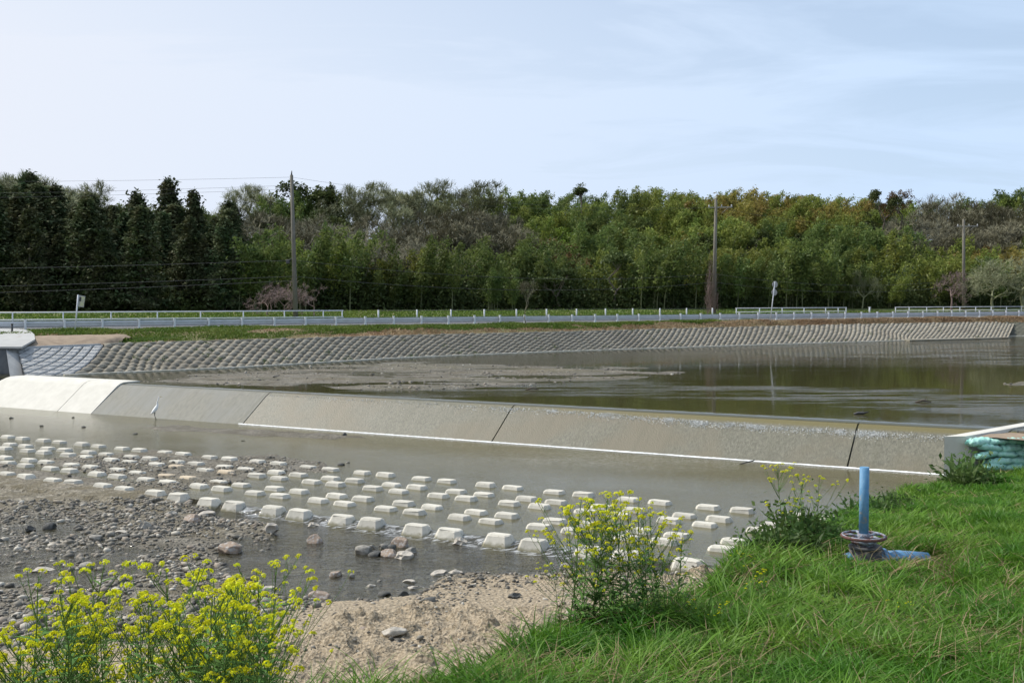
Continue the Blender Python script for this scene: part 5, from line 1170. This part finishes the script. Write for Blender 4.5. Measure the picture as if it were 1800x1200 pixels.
def rock_mesh(seed, flat=.6, ang=.25, m='stone'):
    v, f = ico(4); rs_ = np.random.RandomState(seed); d = np.zeros(len(v))
    for q in range(9):
        nn = rs_.randn(3); nn /= np.linalg.norm(nn); d = np.maximum(d, 0); c = rs_.uniform(.62, .9); pr = v@nn; v = np.where((pr > c)[:, None], v-(pr-c)[:, None]*nn*ang*3.2, v)
    n_ = fbm(v[:, 0]*2.2+seed, v[:, 1]*2.2+v[:, 2]*1.7, seed, 4); v = v*(1+.10*n_)[:, None]*np.array([1, .72, flat])
    return mesh('rock', v, f, M[m], True)
RK = {}
ROCKS = [ # px, py of base centre, width px, kind, flat, label
 (403, 968, 50, 'stonepink', .5, 'large smooth pinkish egg-shaped boulder in the stream'), (555, 955, 34, 'stonepink', .7, 'brown-topped round boulder standing in the stream left of the stone pile'),
 (478, 934, 26, 'stonepale', .9, 'white angular rock upright beside the last blocks'), (550, 927, 24, 'stonepale', .6, 'small pale rock below the sill above the brown-topped boulder'),
 (638, 974, 40, 'stone', .6, 'grey rock at the left end of the stone pile'), (660, 978, 28, 'stonedark', .5, 'dark flat rock low in front of the stone pile'), (685, 978, 36, 'stonepink', .55, 'reddish flat rock at the front of the stone pile'),
 (704, 962, 34, 'stonepink', .85, 'largest orange-brown boulder on top of the stone pile'), (708, 981, 42, 'stonepale', .45, 'pale flat slab at the right front of the stone pile'), (674, 966, 20, 'stone', .8, 'small brown-grey rock in the middle of the stone pile'),
 (690, 966, 18, 'stonedark', .8, 'small dark rock beside the orange-brown boulder'), (724, 972, 26, 'stone', .6, 'grey rock at the right end of the stone pile'), (655, 966, 22, 'stone', .6, 'grey rock at the back of the stone pile'),
 (808, 958, 30, 'stonepale', .7, 'pale knobbly rock just below the sill'), (773, 1012, 34, 'stonepale', .45, 'left white stone at the sandy shore'), (801, 1009, 28, 'stonepale', .6, 'right white stone touching the sandy shore'),
 (733, 1037, 34, 'stonepale', .35, 'white flat stone at the sand edge below the pair'), (720, 1026, 30, 'stonepale', .4, 'pale long stone above the white flat one'), (590, 1014, 24, 'stonepink', .8, 'brown round stone in the near stream'),
 (618, 1016, 16, 'stone', .8, 'small grey stone right of the brown round stone'), (651, 1033, 20, 'stonepale', .7, 'pointed pale stone near the shore'), (668, 1024, 12, 'stone', .7, 'tiny stone above the pointed pale one'),
 (562, 1052, 42, 'stonepink', .5, 'pale brown boulder at the left tip of the sand'), (548, 1064, 34, 'stone', .6, 'greenish grey boulder under the pale brown one'), (473, 1040, 28, 'stonepale', .6, 'whitish stone among the yellow flowers'),
 (446, 1042, 24, 'stonepale', .5, 'whitish stone left of its neighbour among the flowers'), (338, 915, 34, 'stonepink', .5, 'tan boulder on the gravel bar'), (364, 906, 34, 'stonepale', .35, 'long pale stone behind the tan boulder'),
 (254, 928, 26, 'stone', .7, 'round grey boulder on the gravel bar'), (168, 949, 32, 'stone', .45, 'long smooth grey stone in a puddle'), (88, 931, 26, 'stonedark', .75, 'dark boulder in the puddle at left'), (53, 933, 20, 'stonedark', .7, 'smaller dark rock left of the dark boulder'),
 (214, 937, 26, 'stonepale', .3, 'flat white stone on dark gravel'), (217, 947, 24, 'stonedark', .6, 'dark rock under the flat white stone'), (122, 950, 20, 'stonedark', .6, 'dark rock right of the left puddle'), (272, 931, 24, 'stone', .5, 'pale grey stones right of the round boulder'),
 (300, 905, 22, 'stonepale', .5, 'pale stone left of the tan boulder'), (390, 925, 22, 'stone', .4, 'grey flat stone below the long pale stone'), (75, 1003, 40, 'stonepale', .22, 'long thin white stone lying at left'), (152, 998, 34, 'stone', .45, 'blocky grey stone above the flowers'),
 (693, 1112, 46, 'stonepale', .45, 'lone pale stone half sunk in the sand'), (640, 1106, 16, 'stonepink', .5, 'small reddish stone on the sand'), (995, 1002, 24, 'stonepale', .8, 'white rock left of the middle flower clump base'), (676, 1049, 24, 'stonedark', .7, 'dark clod at the upper edge of the sand'),
 (708, 1048, 24, 'stonedark', .7, 'second dark clod right of the first at the sand edge'), (755, 1060, 32, 'stonedark', .5, 'long dark clod on the sand'), (905, 1050, 26, 'stonedark', .5, 'dark clod on the sand near the grass'), (82, 1062, 34, 'stonepale', .5, 'pale stone behind the left flowers'),
 (333, 1085, 20, 'stonepale', .5, 'pale stone peeping through the left flowers'), (605, 765, 10, 'stonedark', .7, 'dark stone at the tip of the bar under the weir'), (600, 819, 14, 'stonedark', .6, 'dark stone at the right tip of the gravel'), (612, 815, 10, 'stone', .6, 'small grey stone at the right tip of the gravel'),
 (73, 750, 9, 'stonedark', .7, 'tiny dark stone in the shallow left of the egret'), (147, 752, 9, 'stonedark', .6, 'dark stone before the white slab'), (128, 735, 7, 'stonedark', .6, 'tiny dark stone near the white slab foot'), (237, 764, 12, 'stonedark', .4, 'flat dark stone below the egret'),
 (20, 736, 8, 'stonedark', .6, 'tiny dark stone at the far left shallow'), (428, 776, 8, 'stonedark', .6, 'tiny dark stone in the grey channel')]
for i, (px, py, w_, kd, fl, lb) in enumerate(ROCKS):
    lev = WS if py > 860 else 0.0
    if py > 1040 and px > 540: lev = -.1
    x, y = P(px, py, lev)
    for _ in range(3): lev = max(bed_at(x, y), (WS-.03 if py > 880 else -.03)); x, y = P(px, py, lev)
    s_ = w_*y/FPX/2
    key = (kd, i % 5)
    if key not in RK: RK[key] = rock_mesh(i+3, .8, .62 if kd != 'stonepink' else .35, kd)
    link('rock', RK[key], None, lb, 'rock', 'rocks in and beside the stream', loc=(x, y, lev+s_*fl*.34), rot=(.1*math.sin(i), .12*math.cos(i*2), i*1.7 % .9-.45), scale=(s_, s_*1.05, s_*fl/.8*1.05))
# driftwood on the weir crest and a stick by the weir foot
x, y = P(1513, 727, 1.22); q = MB(); q.tube([(-.22, 0, .02), (-.08, .02, .06), (.08, 0, .05), (.25, -.04, .10)], [.03, .05, .045, .015], 7); q.tube([(.02, 0, .05), (.10, .05, .14)], [.03, .008], 6)
q.build('driftwood', M['darkmetal'], loc=(x, y, 1.19), label='dark driftwood caught on the weir crest at right', cat='driftwood')
x, y = P(1316, 813, .01); q = MB(); q.tube([(-.32, -.22, 0), (-.1, -.06, .03), (.12, .02, .06), (.2, .05, .09)], [.012, .02, .022, .012], 6)
q.build('stick', M['darkmetal'], loc=(x, y, 0.0), label='short dark stick at the white water line', cat='stick')
for px, py, lb in ((935, 684, 'brown driftwood on the upstream gravel bar'), (1622, 706, 'brownish branch floating near the right end of the weir')):
    x, y = P(px, py, 1.22); q = MB(); q.tube([(-.28, 0, 0), (0, .03, .07), (.3, -.02, .02)], [.02, .05, .015], 6); q.tube([(0, 0, .05), (.18, .06, .17)], [.02, .006], 5); q.build('driftwood', M['bark'], loc=(x, y, 1.2), label=lb, cat='driftwood')

# ================================================================ GRASS
def blades(rs_, x, y, z, h, w, leanx, leany, curl, mats_):
    n_ = len(x); a = rs_.rand(n_)*6.28; la = rs_.rand(n_)*6.28; lb_ = curl*(.3+.9*rs_.rand(n_))*h
    ox, oy = np.cos(la)*lb_+leanx*h, np.sin(la)*lb_+leany*h; wx_, wy_ = np.cos(a)*w/2, np.sin(a)*w/2
    V_ = []
    for f_, wf in ((0, 1.), (.42, .95), (.78, .6), (1., .12)):
        cx_ = x+ox*f_**1.9; cy_ = y+oy*f_**1.9; cz_ = z+h*(f_-.22*f_**3)
        V_.append(np.stack([cx_-wx_*wf, cy_-wy_*wf, cz_], -1)); V_.append(np.stack([cx_+wx_*wf, cy_+wy_*wf, cz_], -1))
    V_ = np.stack(V_, 1); b0 = np.arange(n_)[:, None]*8
    F_ = np.concatenate([b0+np.array([[0, 1, 3, 2]]), b0+np.array([[2, 3, 5, 4]]), b0+np.array([[4, 5, 7, 6]])])
    return V_.reshape(-1, 3), F_
rs = np.random.RandomState(12); n_ = 900000
yy = 5.6*np.exp(rs.rand(n_)*math.log(34/5.6)); xx = rs.uniform(-.62, .53, n_)*yy
sd = sdpoly(xx, yy, BANK); ok = (sd > -.25) & (xx > -1.9+.0*yy) & ~((xx > 12.4) & (yy > 29.2)); 
ok &= (np.hypot((xx-gx-.40)/.62, (yy-gy-.02)/.24) > 1) & (np.hypot(xx-gx, yy-gy+.05) > .27)
xx, yy, sd = xx[ok], yy[ok], sd[ok]; kp = rs.rand(len(xx)) < np.clip(250000/len(xx), 0, 1); xx, yy = xx[kp], yy[kp]; sd = sd[kp]
zz, _ = bank_z(xx, yy); cl = fbm(xx*1.6, yy*1.6, 71, 4); big = fbm(xx*.5, yy*.35, 72, 3)
hh = (.145+.10*cl+.06*big)*rs.uniform(.6, 1.35, len(xx))*np.clip(.65+.05*yy, .85, 1.35); hh = np.clip(hh, .05, .52); hh *= 1-.62*np.exp(-((xx-gx-.15)/.75)**2-((yy-gy+.45)/.55)**2)
# thinner where the camera stands closest
thin = rs.rand(len(xx)) < np.clip(.75+.8*cl, .35, 1); xx, yy, zz, hh, cl = xx[thin], yy[thin], zz[thin], hh[thin], cl[thin]
V_, F_ = blades(rs, xx, yy, zz-.02, hh, (.0052+.00085*yy)*rs.uniform(.6, 1.3, len(xx)), (.08+.38*fbm(xx*1.3, yy*1.3, 301, 3)), -.03+.3*fbm(xx*1.3, yy*1.3, 302, 3), .75, None)
link('grass', mesh('grass', V_, F_, M['grass']), kind='stuff', label='lush green grass over the near bank', cat='grass')
kp = rs.rand(len(xx)) < .012+.04*(fbm(xx*.9, yy*.9, 33, 3) > .12); x2, y2, z2 = xx[kp], yy[kp], zz[kp]
V_, F_ = blades(rs, x2, y2, z2, rs.uniform(.08, .30, len(x2)), .004+.0006*y2, .2, 0, 1.6, None)
link('dry_grass', mesh('dry_grass', V_, F_, M['straw']), kind='stuff', label='dry straw blades mixed into the green grass', cat='dry grass')
# long pale stalks, bent and broken
rb_ = []
for i in range(48):
    px = rs.uniform(760, 1800); Y_ = rs.uniform(7.2, 15) if rs.rand() < .8 else rs.uniform(15, 24); x = PX(px, Y_)
    if sdpoly(np.array([x]), np.array([Y_]), BANK)[0] < .05: continue
    z = float(bank_z(np.array([x]), np.array([Y_]))[0][0]); L_ = rs.uniform(.25, .75); a = rs.rand()*6.28; el = rs.uniform(.15, 1.3); c_ = .035*rs.randn()
    p = [np.array([x, Y_, z])]; d = np.array([math.cos(a)*math.cos(el), math.sin(a)*math.cos(el), math.sin(el)])
    for k in range(6): p.append(p[-1]+d*L_/6); d = d+np.array([rs.randn()*.13, rs.randn()*.13, -.13]); d /= np.linalg.norm(d)
    rb_.append((np.array(p), .0042+.0005*Y_, .003))
x, y = gx+.4, gy+.25
for i in range(130):
    p0_ = np.array([x+rs.randn()*.45, y+rs.randn()*.16, gz_+.06+abs(rs.randn())*.05]); a = rs.randn()*.5; L_ = rs.uniform(.15, .5); d = np.array([math.cos(a), math.sin(a)*.6, .25*rs.randn()])
    rb_.append((np.array([p0_, p0_+d*L_*.5+[0, 0, .03], p0_+d*L_]), .007, .003))
rv, rf = ribbons(rb_); link('dry_stalks', mesh('dry_stalks', rv, rf, M['straw']), kind='stuff', label='long pale broken stalks lying over the grass', cat='dry stalks')
tx_, ty_ = [], []
for i in range(420):
    q = rs.randint(0, len(xx)); m_ = rs.randint(18, 60); tx_.append(xx[q]+rs.randn(m_)*.05); ty_.append(yy[q]+rs.randn(m_)*.05)
tx_ = np.concatenate(tx_); ty_ = np.concatenate(ty_); tz_ = bank_z(tx_, ty_)[0]; th_ = rs.uniform(.16, .38, len(tx_))*(1-.7*np.exp(-((tx_-gx-.1)/.7)**2-((ty_-gy+.45)/.7)**2))
V_, F_ = blades(rs, tx_, ty_, tz_-.02, th_, .006+.0009*ty_, .1, -.03, 1.15, None)
link('tall_grass', mesh('tall_grass', V_, F_, M['grass']), kind='stuff', label='taller tufts of grass standing out of the bank', cat='grass')
# small broad leaves of vetch and clover woven through the grass in patches
n_ = 60000; k = rs.randint(0, len(xx), n_); cx_, cy_ = xx[k]+.03*rs.randn(n_), yy[k]+.03*rs.randn(n_); kk_ = fbm(cx_*1.1, cy_*1.1, 202, 4) > .10; cx_, cy_, hk = cx_[kk_], cy_[kk_], hh[k][kk_]
cz_ = bank_z(cx_, cy_)[0]+hk*rs.uniform(.25, .85, len(cx_)); V_ = leafquads(rs, np.stack([cx_, cy_, cz_], -1), .028+0*0, .6, .5)
link('ground_weeds', mesh('ground_weeds', V_, np.arange(len(V_)).reshape(-1, 4), M['weed']), kind='stuff', label='small leafy weeds woven through the grass', cat='weeds')
# verge grass on the far bank: green on the left and centre, straw on the right and along the wall
n_ = 170000; sx_ = rs.uniform(-8, 125, n_); f_ = rs.rand(n_)**.8
ot = np.interp(sx_, s_top, o_top); o_ = ot*(1-f_)+(-1.0)*f_; vx = S0[0]+SD[0]*sx_+SN[0]*o_; vy = S0[1]+SD[1]*sx_+SN[1]*o_
pxv = 900+FPX*vx/vy; ok = (vx > -44) & (pxv < 1840); vx, vy, f_, pxv, sx_, o_, ot = vx[ok], vy[ok], f_[ok], pxv[ok], sx_[ok], o_[ok], ot[ok]
vz = 2.42+.51*sstep(0, .55, f_)+.09*fbm(vx*.5, vy*.5, 55, 4)*sstep(0, .08, f_)
dep = o_-ot   # metres from the wall top
nzv = fbm(vx*.25, vy*.4, 66, 4)
gline = np.interp(pxv, [0, 170, 200, 330, 480, 560, 900, 1250, 1420, 1560, 1800], [5.2, 5.0, .6, .6, 1.2, 2.6, 2.3, 2.2, 4.0, 7.5, 12])
isg = (dep > gline+1.6*nzv) & (nzv > -.45)
earth = (pxv < 212+26*nzv) & (dep < 5.2)
def vgrass(sel, hmin, hmax, name, m, label):
    x, y, z = vx[sel], vy[sel], vz[sel]
    V_, F_ = blades(rs, x, y, z-.03, rs.uniform(hmin, hmax, len(x))*(1+.6*fbm(x*.4, y*.4, 9, 2)), .06+.03*rs.rand(len(x)), .05, 0, .9, None)
    link(name, mesh(name, V_, F_, M[m]), kind='stuff', label=label, cat='grass')
vgrass(isg & ~earth & (rs.rand(len(vx)) < .9), .08, .30, 'verge_grass', 'grassfar', 'green grass on the verge between wall and road')
vgrass(~isg & ~earth & (rs.rand(len(vx)) < .55), .06, .22, 'dry_verge_grass', 'strawbrown', 'brown dry grass along the top of the revetment')
# field grass beyond the road
n_ = 40000; s_ = rs.uniform(-20, 150, n_); o_ = 6.8+rs.rand(n_)**1.5*22; x = S0[0]+SD[0]*s_+SN[0]*o_; y = S0[1]+SD[1]*s_+SN[1]*o_; k = (y < yfront(x)+1.5) & (y > 60); x, y, o_ = x[k], y[k], o_[k]
V_, F_ = blades(rs, x, y, 3.10+.025*(o_-6.6), rs.uniform(.1, .35, len(x)), .12, .05, 0, .8, None)
link('field_grass', mesh('field_grass', V_, F_, M['grassfar']), kind='stuff', label='grass of the field beyond the road', cat='grass')
# green weeds with broad leaves at the bank edge
def weed_mesh(seed, H=.5, n_=26):
    rs_ = np.random.RandomState(seed); V_, F_ = [], []; k = 0
    for i in range(n_):
        a = rs_.rand()*6.28; L_ = H*rs_.uniform(.35, 1.0); el = rs_.uniform(.5, 1.45); w = L_*.11+.008; d = np.array([math.cos(a)*math.cos(el), math.sin(a)*math.cos(el), math.sin(el)]); p = np.array([rs_.randn()*.05, rs_.randn()*.05, 0.]); sd_ = np.cross(d, [0, 0, 1.]); sd_ /= np.linalg.norm(sd_)
        for q, wf in enumerate((.3, 1, .9, .1)):
            V_ += [p-sd_*w*wf*.5, p+sd_*w*wf*.5]; p = p+d*L_/3; d = d+np.array([0, 0, -.28]); d /= np.linalg.norm(d)
        F_ += [(k, k+1, k+3, k+2), (k+2, k+3, k+5, k+4), (k+4, k+5, k+7, k+6)]; k += 8
    for i in range(n_*7):
        c = np.array([rs_.randn()*.16, rs_.randn()*.16, abs(rs_.randn())*.16*H/.5+.05]); V_ += list(leafquads(rs_, c[None], .075, .45, .5)); F_.append((k, k+1, k+2, k+3)); k += 4
    return mesh('leafy_weed', V_, F_, M['weed'])
WD = [weed_mesh(s) for s in (1, 2, 3, 4)]
wl_ = []
for px, Y_, h_ in ((1345, 12.6, .42), (1362, 12.9, .55), (1380, 13.0, .62), (1398, 13.2, .66), (1415, 13.1, .60), (1432, 13.4, .55), (1450, 13.6, .48), (1370, 12.3, .5), (1405, 12.5, .55), (1440, 12.8, .5), (1335, 12.1, .4), (1465, 13.3, .42), (1390, 12.0, .42), (1425, 12.0, .42)):
    wl_.append((px, Y_, h_, 'dark leafy clump', 'dark leafy weed in the clump left of the blue valve', 'weeds in the clump left of the valve'))
for px, Y_, h_ in ((1500, 16.5, .5), (1560, 18, .55), (1578, 18.5, .5), (1600, 19.5, .45), (1545, 17.5, .4)): wl_.append((px, Y_, h_, '', 'green weed on the bank edge behind the blue pipe', 'weeds on the edge behind the pipe'))
for px, Y_, h_ in ((1690, 25.6, .9), (1706, 26, 1.0), (1722, 26.3, .8), (1738, 26.8, .6), (1700, 25.0, .7)): wl_.append((px, Y_, h_, '', 'tall yellowish green weed before the end wall', 'weeds before the end wall'))
for i, (px, Y_, h_, _, lb, gp) in enumerate(wl_):
    x = PX(px, Y_); z = float(bank_z(np.array([x]), np.array([Y_]))[0][0]); link('leafy_weed', WD[i % 4], None, lb, 'weed', gp, loc=(x, Y_, z-.02), rot=(0, 0, i*1.3), scale=h_/.5*1.05)

# ================================================================ RAPESEED
def head_mesh(seed):
    rs_ = np.random.RandomState(seed); n_ = 11+seed*2; R_ = .019+.0015*seed; g = rs_.randn(n_, 3); g /= np.linalg.norm(g, axis=1)[:, None]; g[:, 2] = np.abs(g[:, 2])*.9-.25
    C_ = g*R_*np.array([1.1, 1.1, .85]); nrm = g+rs_.randn(n_, 3)*.25; nrm /= np.linalg.norm(nrm, axis=1)[:, None]
    t_ = np.cross(nrm, rs_.randn(n_, 3)); t_ /= np.linalg.norm(t_, axis=1)[:, None]; b_ = np.cross(nrm, t_); s_ = .0105; V_ = []
    for (u_, v_) in ((t_+b_, t_-b_), (t_-b_, t_+b_)):
        u_ = u_/1.414; v_ = v_/1.414
        V_.append(np.stack([C_-u_*s_+nrm*.003, C_-v_*s_*.5, C_+u_*s_+nrm*.003, C_+v_*s_*.5], 1).reshape(-1, 3))
    V_ = np.concatenate(V_); return mesh('flower_head', V_, np.arange(len(V_)).reshape(-1, 4), M['petal'])
HEADS = [head_mesh(s) for s in range(6)]
def rape_meshes(seed, H=1.0, nb=9, spread=.30):
    rs_ = np.random.RandomState(seed); tubes_, heads, lv = [], [], []
    def stem(p, d, L_, r0_, up=.06):
        pts_ = [p]; 
        for i in range(6): d = d+np.array([rs_.randn()*.05, rs_.randn()*.05, up]); d /= np.linalg.norm(d); p = p+d*L_/6; pts_.append(p)
        tubes_.append((np.array(pts_), np.linspace(r0_, r0_*.45, 7))); heads.append((p, d)); return np.array(pts_)
    m_ = stem(np.zeros(3), np.array([rs_.randn()*.10, rs_.randn()*.10, 1.]), H, .0055)
    for b_ in range(nb):
        f_ = rs_.uniform(.18, .88); p = np.array([np.interp(f_, np.linspace(0, 1, 7), m_[:, j]) for j in range(3)]); a = rs_.rand()*6.28; L_ = H*(1-f_)*rs_.uniform(.35, 1.12)+.08
        s2 = stem(p, np.array([math.cos(a)*.75, math.sin(a)*.75, .75]), L_, .0032, .09)
        if rs_.rand() < .6:
            p2 = s2[3]; a2 = a+rs_.randn()*.9; stem(p2, np.array([math.cos(a2)*.6, math.sin(a2)*.6, .8]), L_*.5, .0022)
    for p, d in heads:
        for k in range(rs_.randint(2, 8)):
            a = rs_.rand()*6.28; q0 = p-d*rs_.uniform(.02, .12); lv.append((q0, np.array([math.cos(a)*.8, math.sin(a)*.8, .7]), rs_.uniform(.02, .04), .004))
    fl = [(p, rs_.randint(0, 6), rs_.uniform(.6, 1.08)) for p, d in heads]
    for k in range(30):
        f_ = rs_.uniform(.03, .9); p = np.array([np.interp(f_, np.linspace(0, 1, 7), m_[:, j]) for j in range(3)]); a = rs_.rand()*6.28; lv.append((p, np.array([math.cos(a), math.sin(a), .35]), (.22-.15*f_)*rs_.uniform(.7, 1.25), .040-.026*f_))
    LV, LF = [], []; k = 0
    for p, d, L_, w in lv:
        d = d/np.linalg.norm(d); sd_ = np.cross(d, [0, 0, 1.]); sd_ /= np.linalg.norm(sd_)+1e-9; q = p.copy()
        for wf in (.3, 1, .8, .1): LV += [q-sd_*w*wf*.5, q+sd_*w*wf*.5]; q = q+d*L_/3; d = d+np.array([0, 0, -.22 if w > .006 else .1]); d /= np.linalg.norm(d)
        LF += [(k, k+1, k+3, k+2), (k+2, k+3, k+5, k+4), (k+4, k+5, k+7, k+6)]; k += 8
    tv, tf = tubes_np(tubes_, 4)
    return fl, mesh('stem', tv, tf, M['stem']), mesh('leaves', LV, LF, M['leaf'])
RP = [rape_meshes(s, 1.0, nb) for s, nb in ((1, 12), (2, 14), (3, 10), (4, 15), (5, 12), (6, 9))]
rr_ = random.Random(9)
def rape(x, y, h, label, group, tilt=.08):
    z = float(bank_z(np.array([x]), np.array([y]))[0][0]); z = max(z, bed_at(x, y)); r = thing('rapeseed_plant', label, 'flowering plant', (x, y, z-.02), 0, group)
    r.rotation_euler = (rr_.uniform(-tilt, tilt), rr_.uniform(-tilt, tilt), rr_.uniform(0, 6.28)); r.scale = (h,)*3; ms = rr_.choice(RP)
    link('stem', ms[1], r); link('leaves', ms[2], r); 
    for p, k, sz in ms[0]: link('flower_head', HEADS[k], r, loc=p, scale=sz)
for i in range(112):
    Y_ = rr_.uniform(4.7, 7.0); px = rr_.uniform(-20, 430) if i < 88 else rr_.uniform(330, 470); x = PX(px, Y_)
    z = float(bank_z(np.array([x]), np.array([Y_]))[0][0])
    top = np.interp(px, [0, 60, 150, 250, 350, 430, 500, 560], [1130, 1070, 1045, 1030, 1035, 1030, 1040, 1110])+abs(rr_.gauss(0, 1))*80-(35 if i % 3 == 0 else 0)
    if i % 9 == 0: top -= 45
    h = ZY(top, Y_)-z; 
    if h < .35: h = .45
    if h > 1.25: continue
    zone = ['far left', 'left', 'middle', 'right', 'far right'][min(4, int(max(px, 0)//105))]; dpt = 'front' if Y_ < 5.4 else 'centre' if Y_ < 6.2 else 'back'
    rape(x, Y_, h, f"yellow flowering rapeseed plant in the {dpt} {zone} of the lower left patch", f"rapeseed in the {dpt} {zone} of the lower left patch")
for px, Y_, top in ((985, 9.0, 880), (1010, 9.2, 905), (1030, 9.0, 925), (1050, 9.3, 900), (1070, 9.1, 915), (1090, 9.3, 895), (1115, 9.2, 905), (1140, 9.4, 915), (1000, 8.8, 960), (1060, 8.9, 960), (1100, 8.9, 950), (1160, 9.3, 950), (975, 9.0, 990), (1125, 9.0, 980), (1020, 9.1, 870), (1040, 9.2, 935), (1080, 9.0, 885), (1105, 9.3, 930), (1130, 9.1, 940), (1150, 9.2, 900), (1000, 9.1, 930), (1065, 9.2, 970), (1170, 9.4, 930)):
    px += 16; top -= 6; Y_ -= .42; x = PX(px, Y_); z = float(bank_z(np.array([x]), np.array([Y_]))[0][0]); rape(x, Y_, ZY(top, Y_)-z, f"{'tall' if top < 893 else 'low' if top > 925 else 'medium'} rapeseed plant in the {'left' if px < 1050 else 'middle' if px < 1110 else 'right'} of the clump at the middle grass edge", f"{'tall' if top < 893 else 'low' if top > 925 else 'medium'} rapeseed in the {'left' if px < 1050 else 'middle' if px < 1110 else 'right'} of the middle clump", .2)
for px, Y_, top, lb in ((1385, 13, 820, 'tall sparse rapeseed plant rising highest left of the blue pipe'), (1412, 13.1, 832, 'rapeseed plant second left of the blue pipe'), (1436, 13.2, 830, 'rapeseed plant nearest the left of the blue pipe'), (1400, 12.8, 880, 'short rapeseed plant low in the dark weeds'),
    (1312, 10.8, 975, 'small rapeseed plant at the grass corner by the water'), (1268, 8.2, 1092, 'single rapeseed bloom in the grass right of the clump'), (1218, 8.4, 1072, 'lone small rapeseed bloom just right of the middle clump'), (1596, 8.3, 1076, 'single rapeseed bloom in the grass under the valve'), (1328, 8.9, 1003, 'small yellow bloom in grass left of valve')):
    x = PX(px, Y_); z = float(bank_z(np.array([x]), np.array([Y_]))[0][0]); rape(x, Y_, max(.3, ZY(top, Y_)-z), lb, None, .06)


rs = np.random.RandomState(77); V_all = []
for i in range(70):
    px = rs.uniform(190, 1720); t_ = rs.rand()**1.5; xt = float(np.interp(px, [a for a, b in TOPPX], [p[0] for p in TOP])); k_ = min(max(px, 0), 1760)
    xf = float(np.interp(px, [a for a, b in FOOTPX], [p[0] for p in FOOT])); yt = float(at_x(TO, xt)); yf = float(at_x(FO, xf)); c = np.array([xf+(xt-xf)*t_, yf+(yt-yf)*t_-.05, 1.15+1.3*t_+.08])
    m_ = rs.randint(8, 30); V_all.append(leafquads(rs, c+rs.randn(m_, 3)*np.array([.12, .10, .07]), .13, .3, .2))
V_all = np.concatenate(V_all); link('wall_weeds', mesh('wall_weeds', V_all, np.arange(len(V_all)).reshape(-1, 4), M['weed']), kind='stuff', label='small weeds rooted in the joints of the far revetment', cat='weeds')
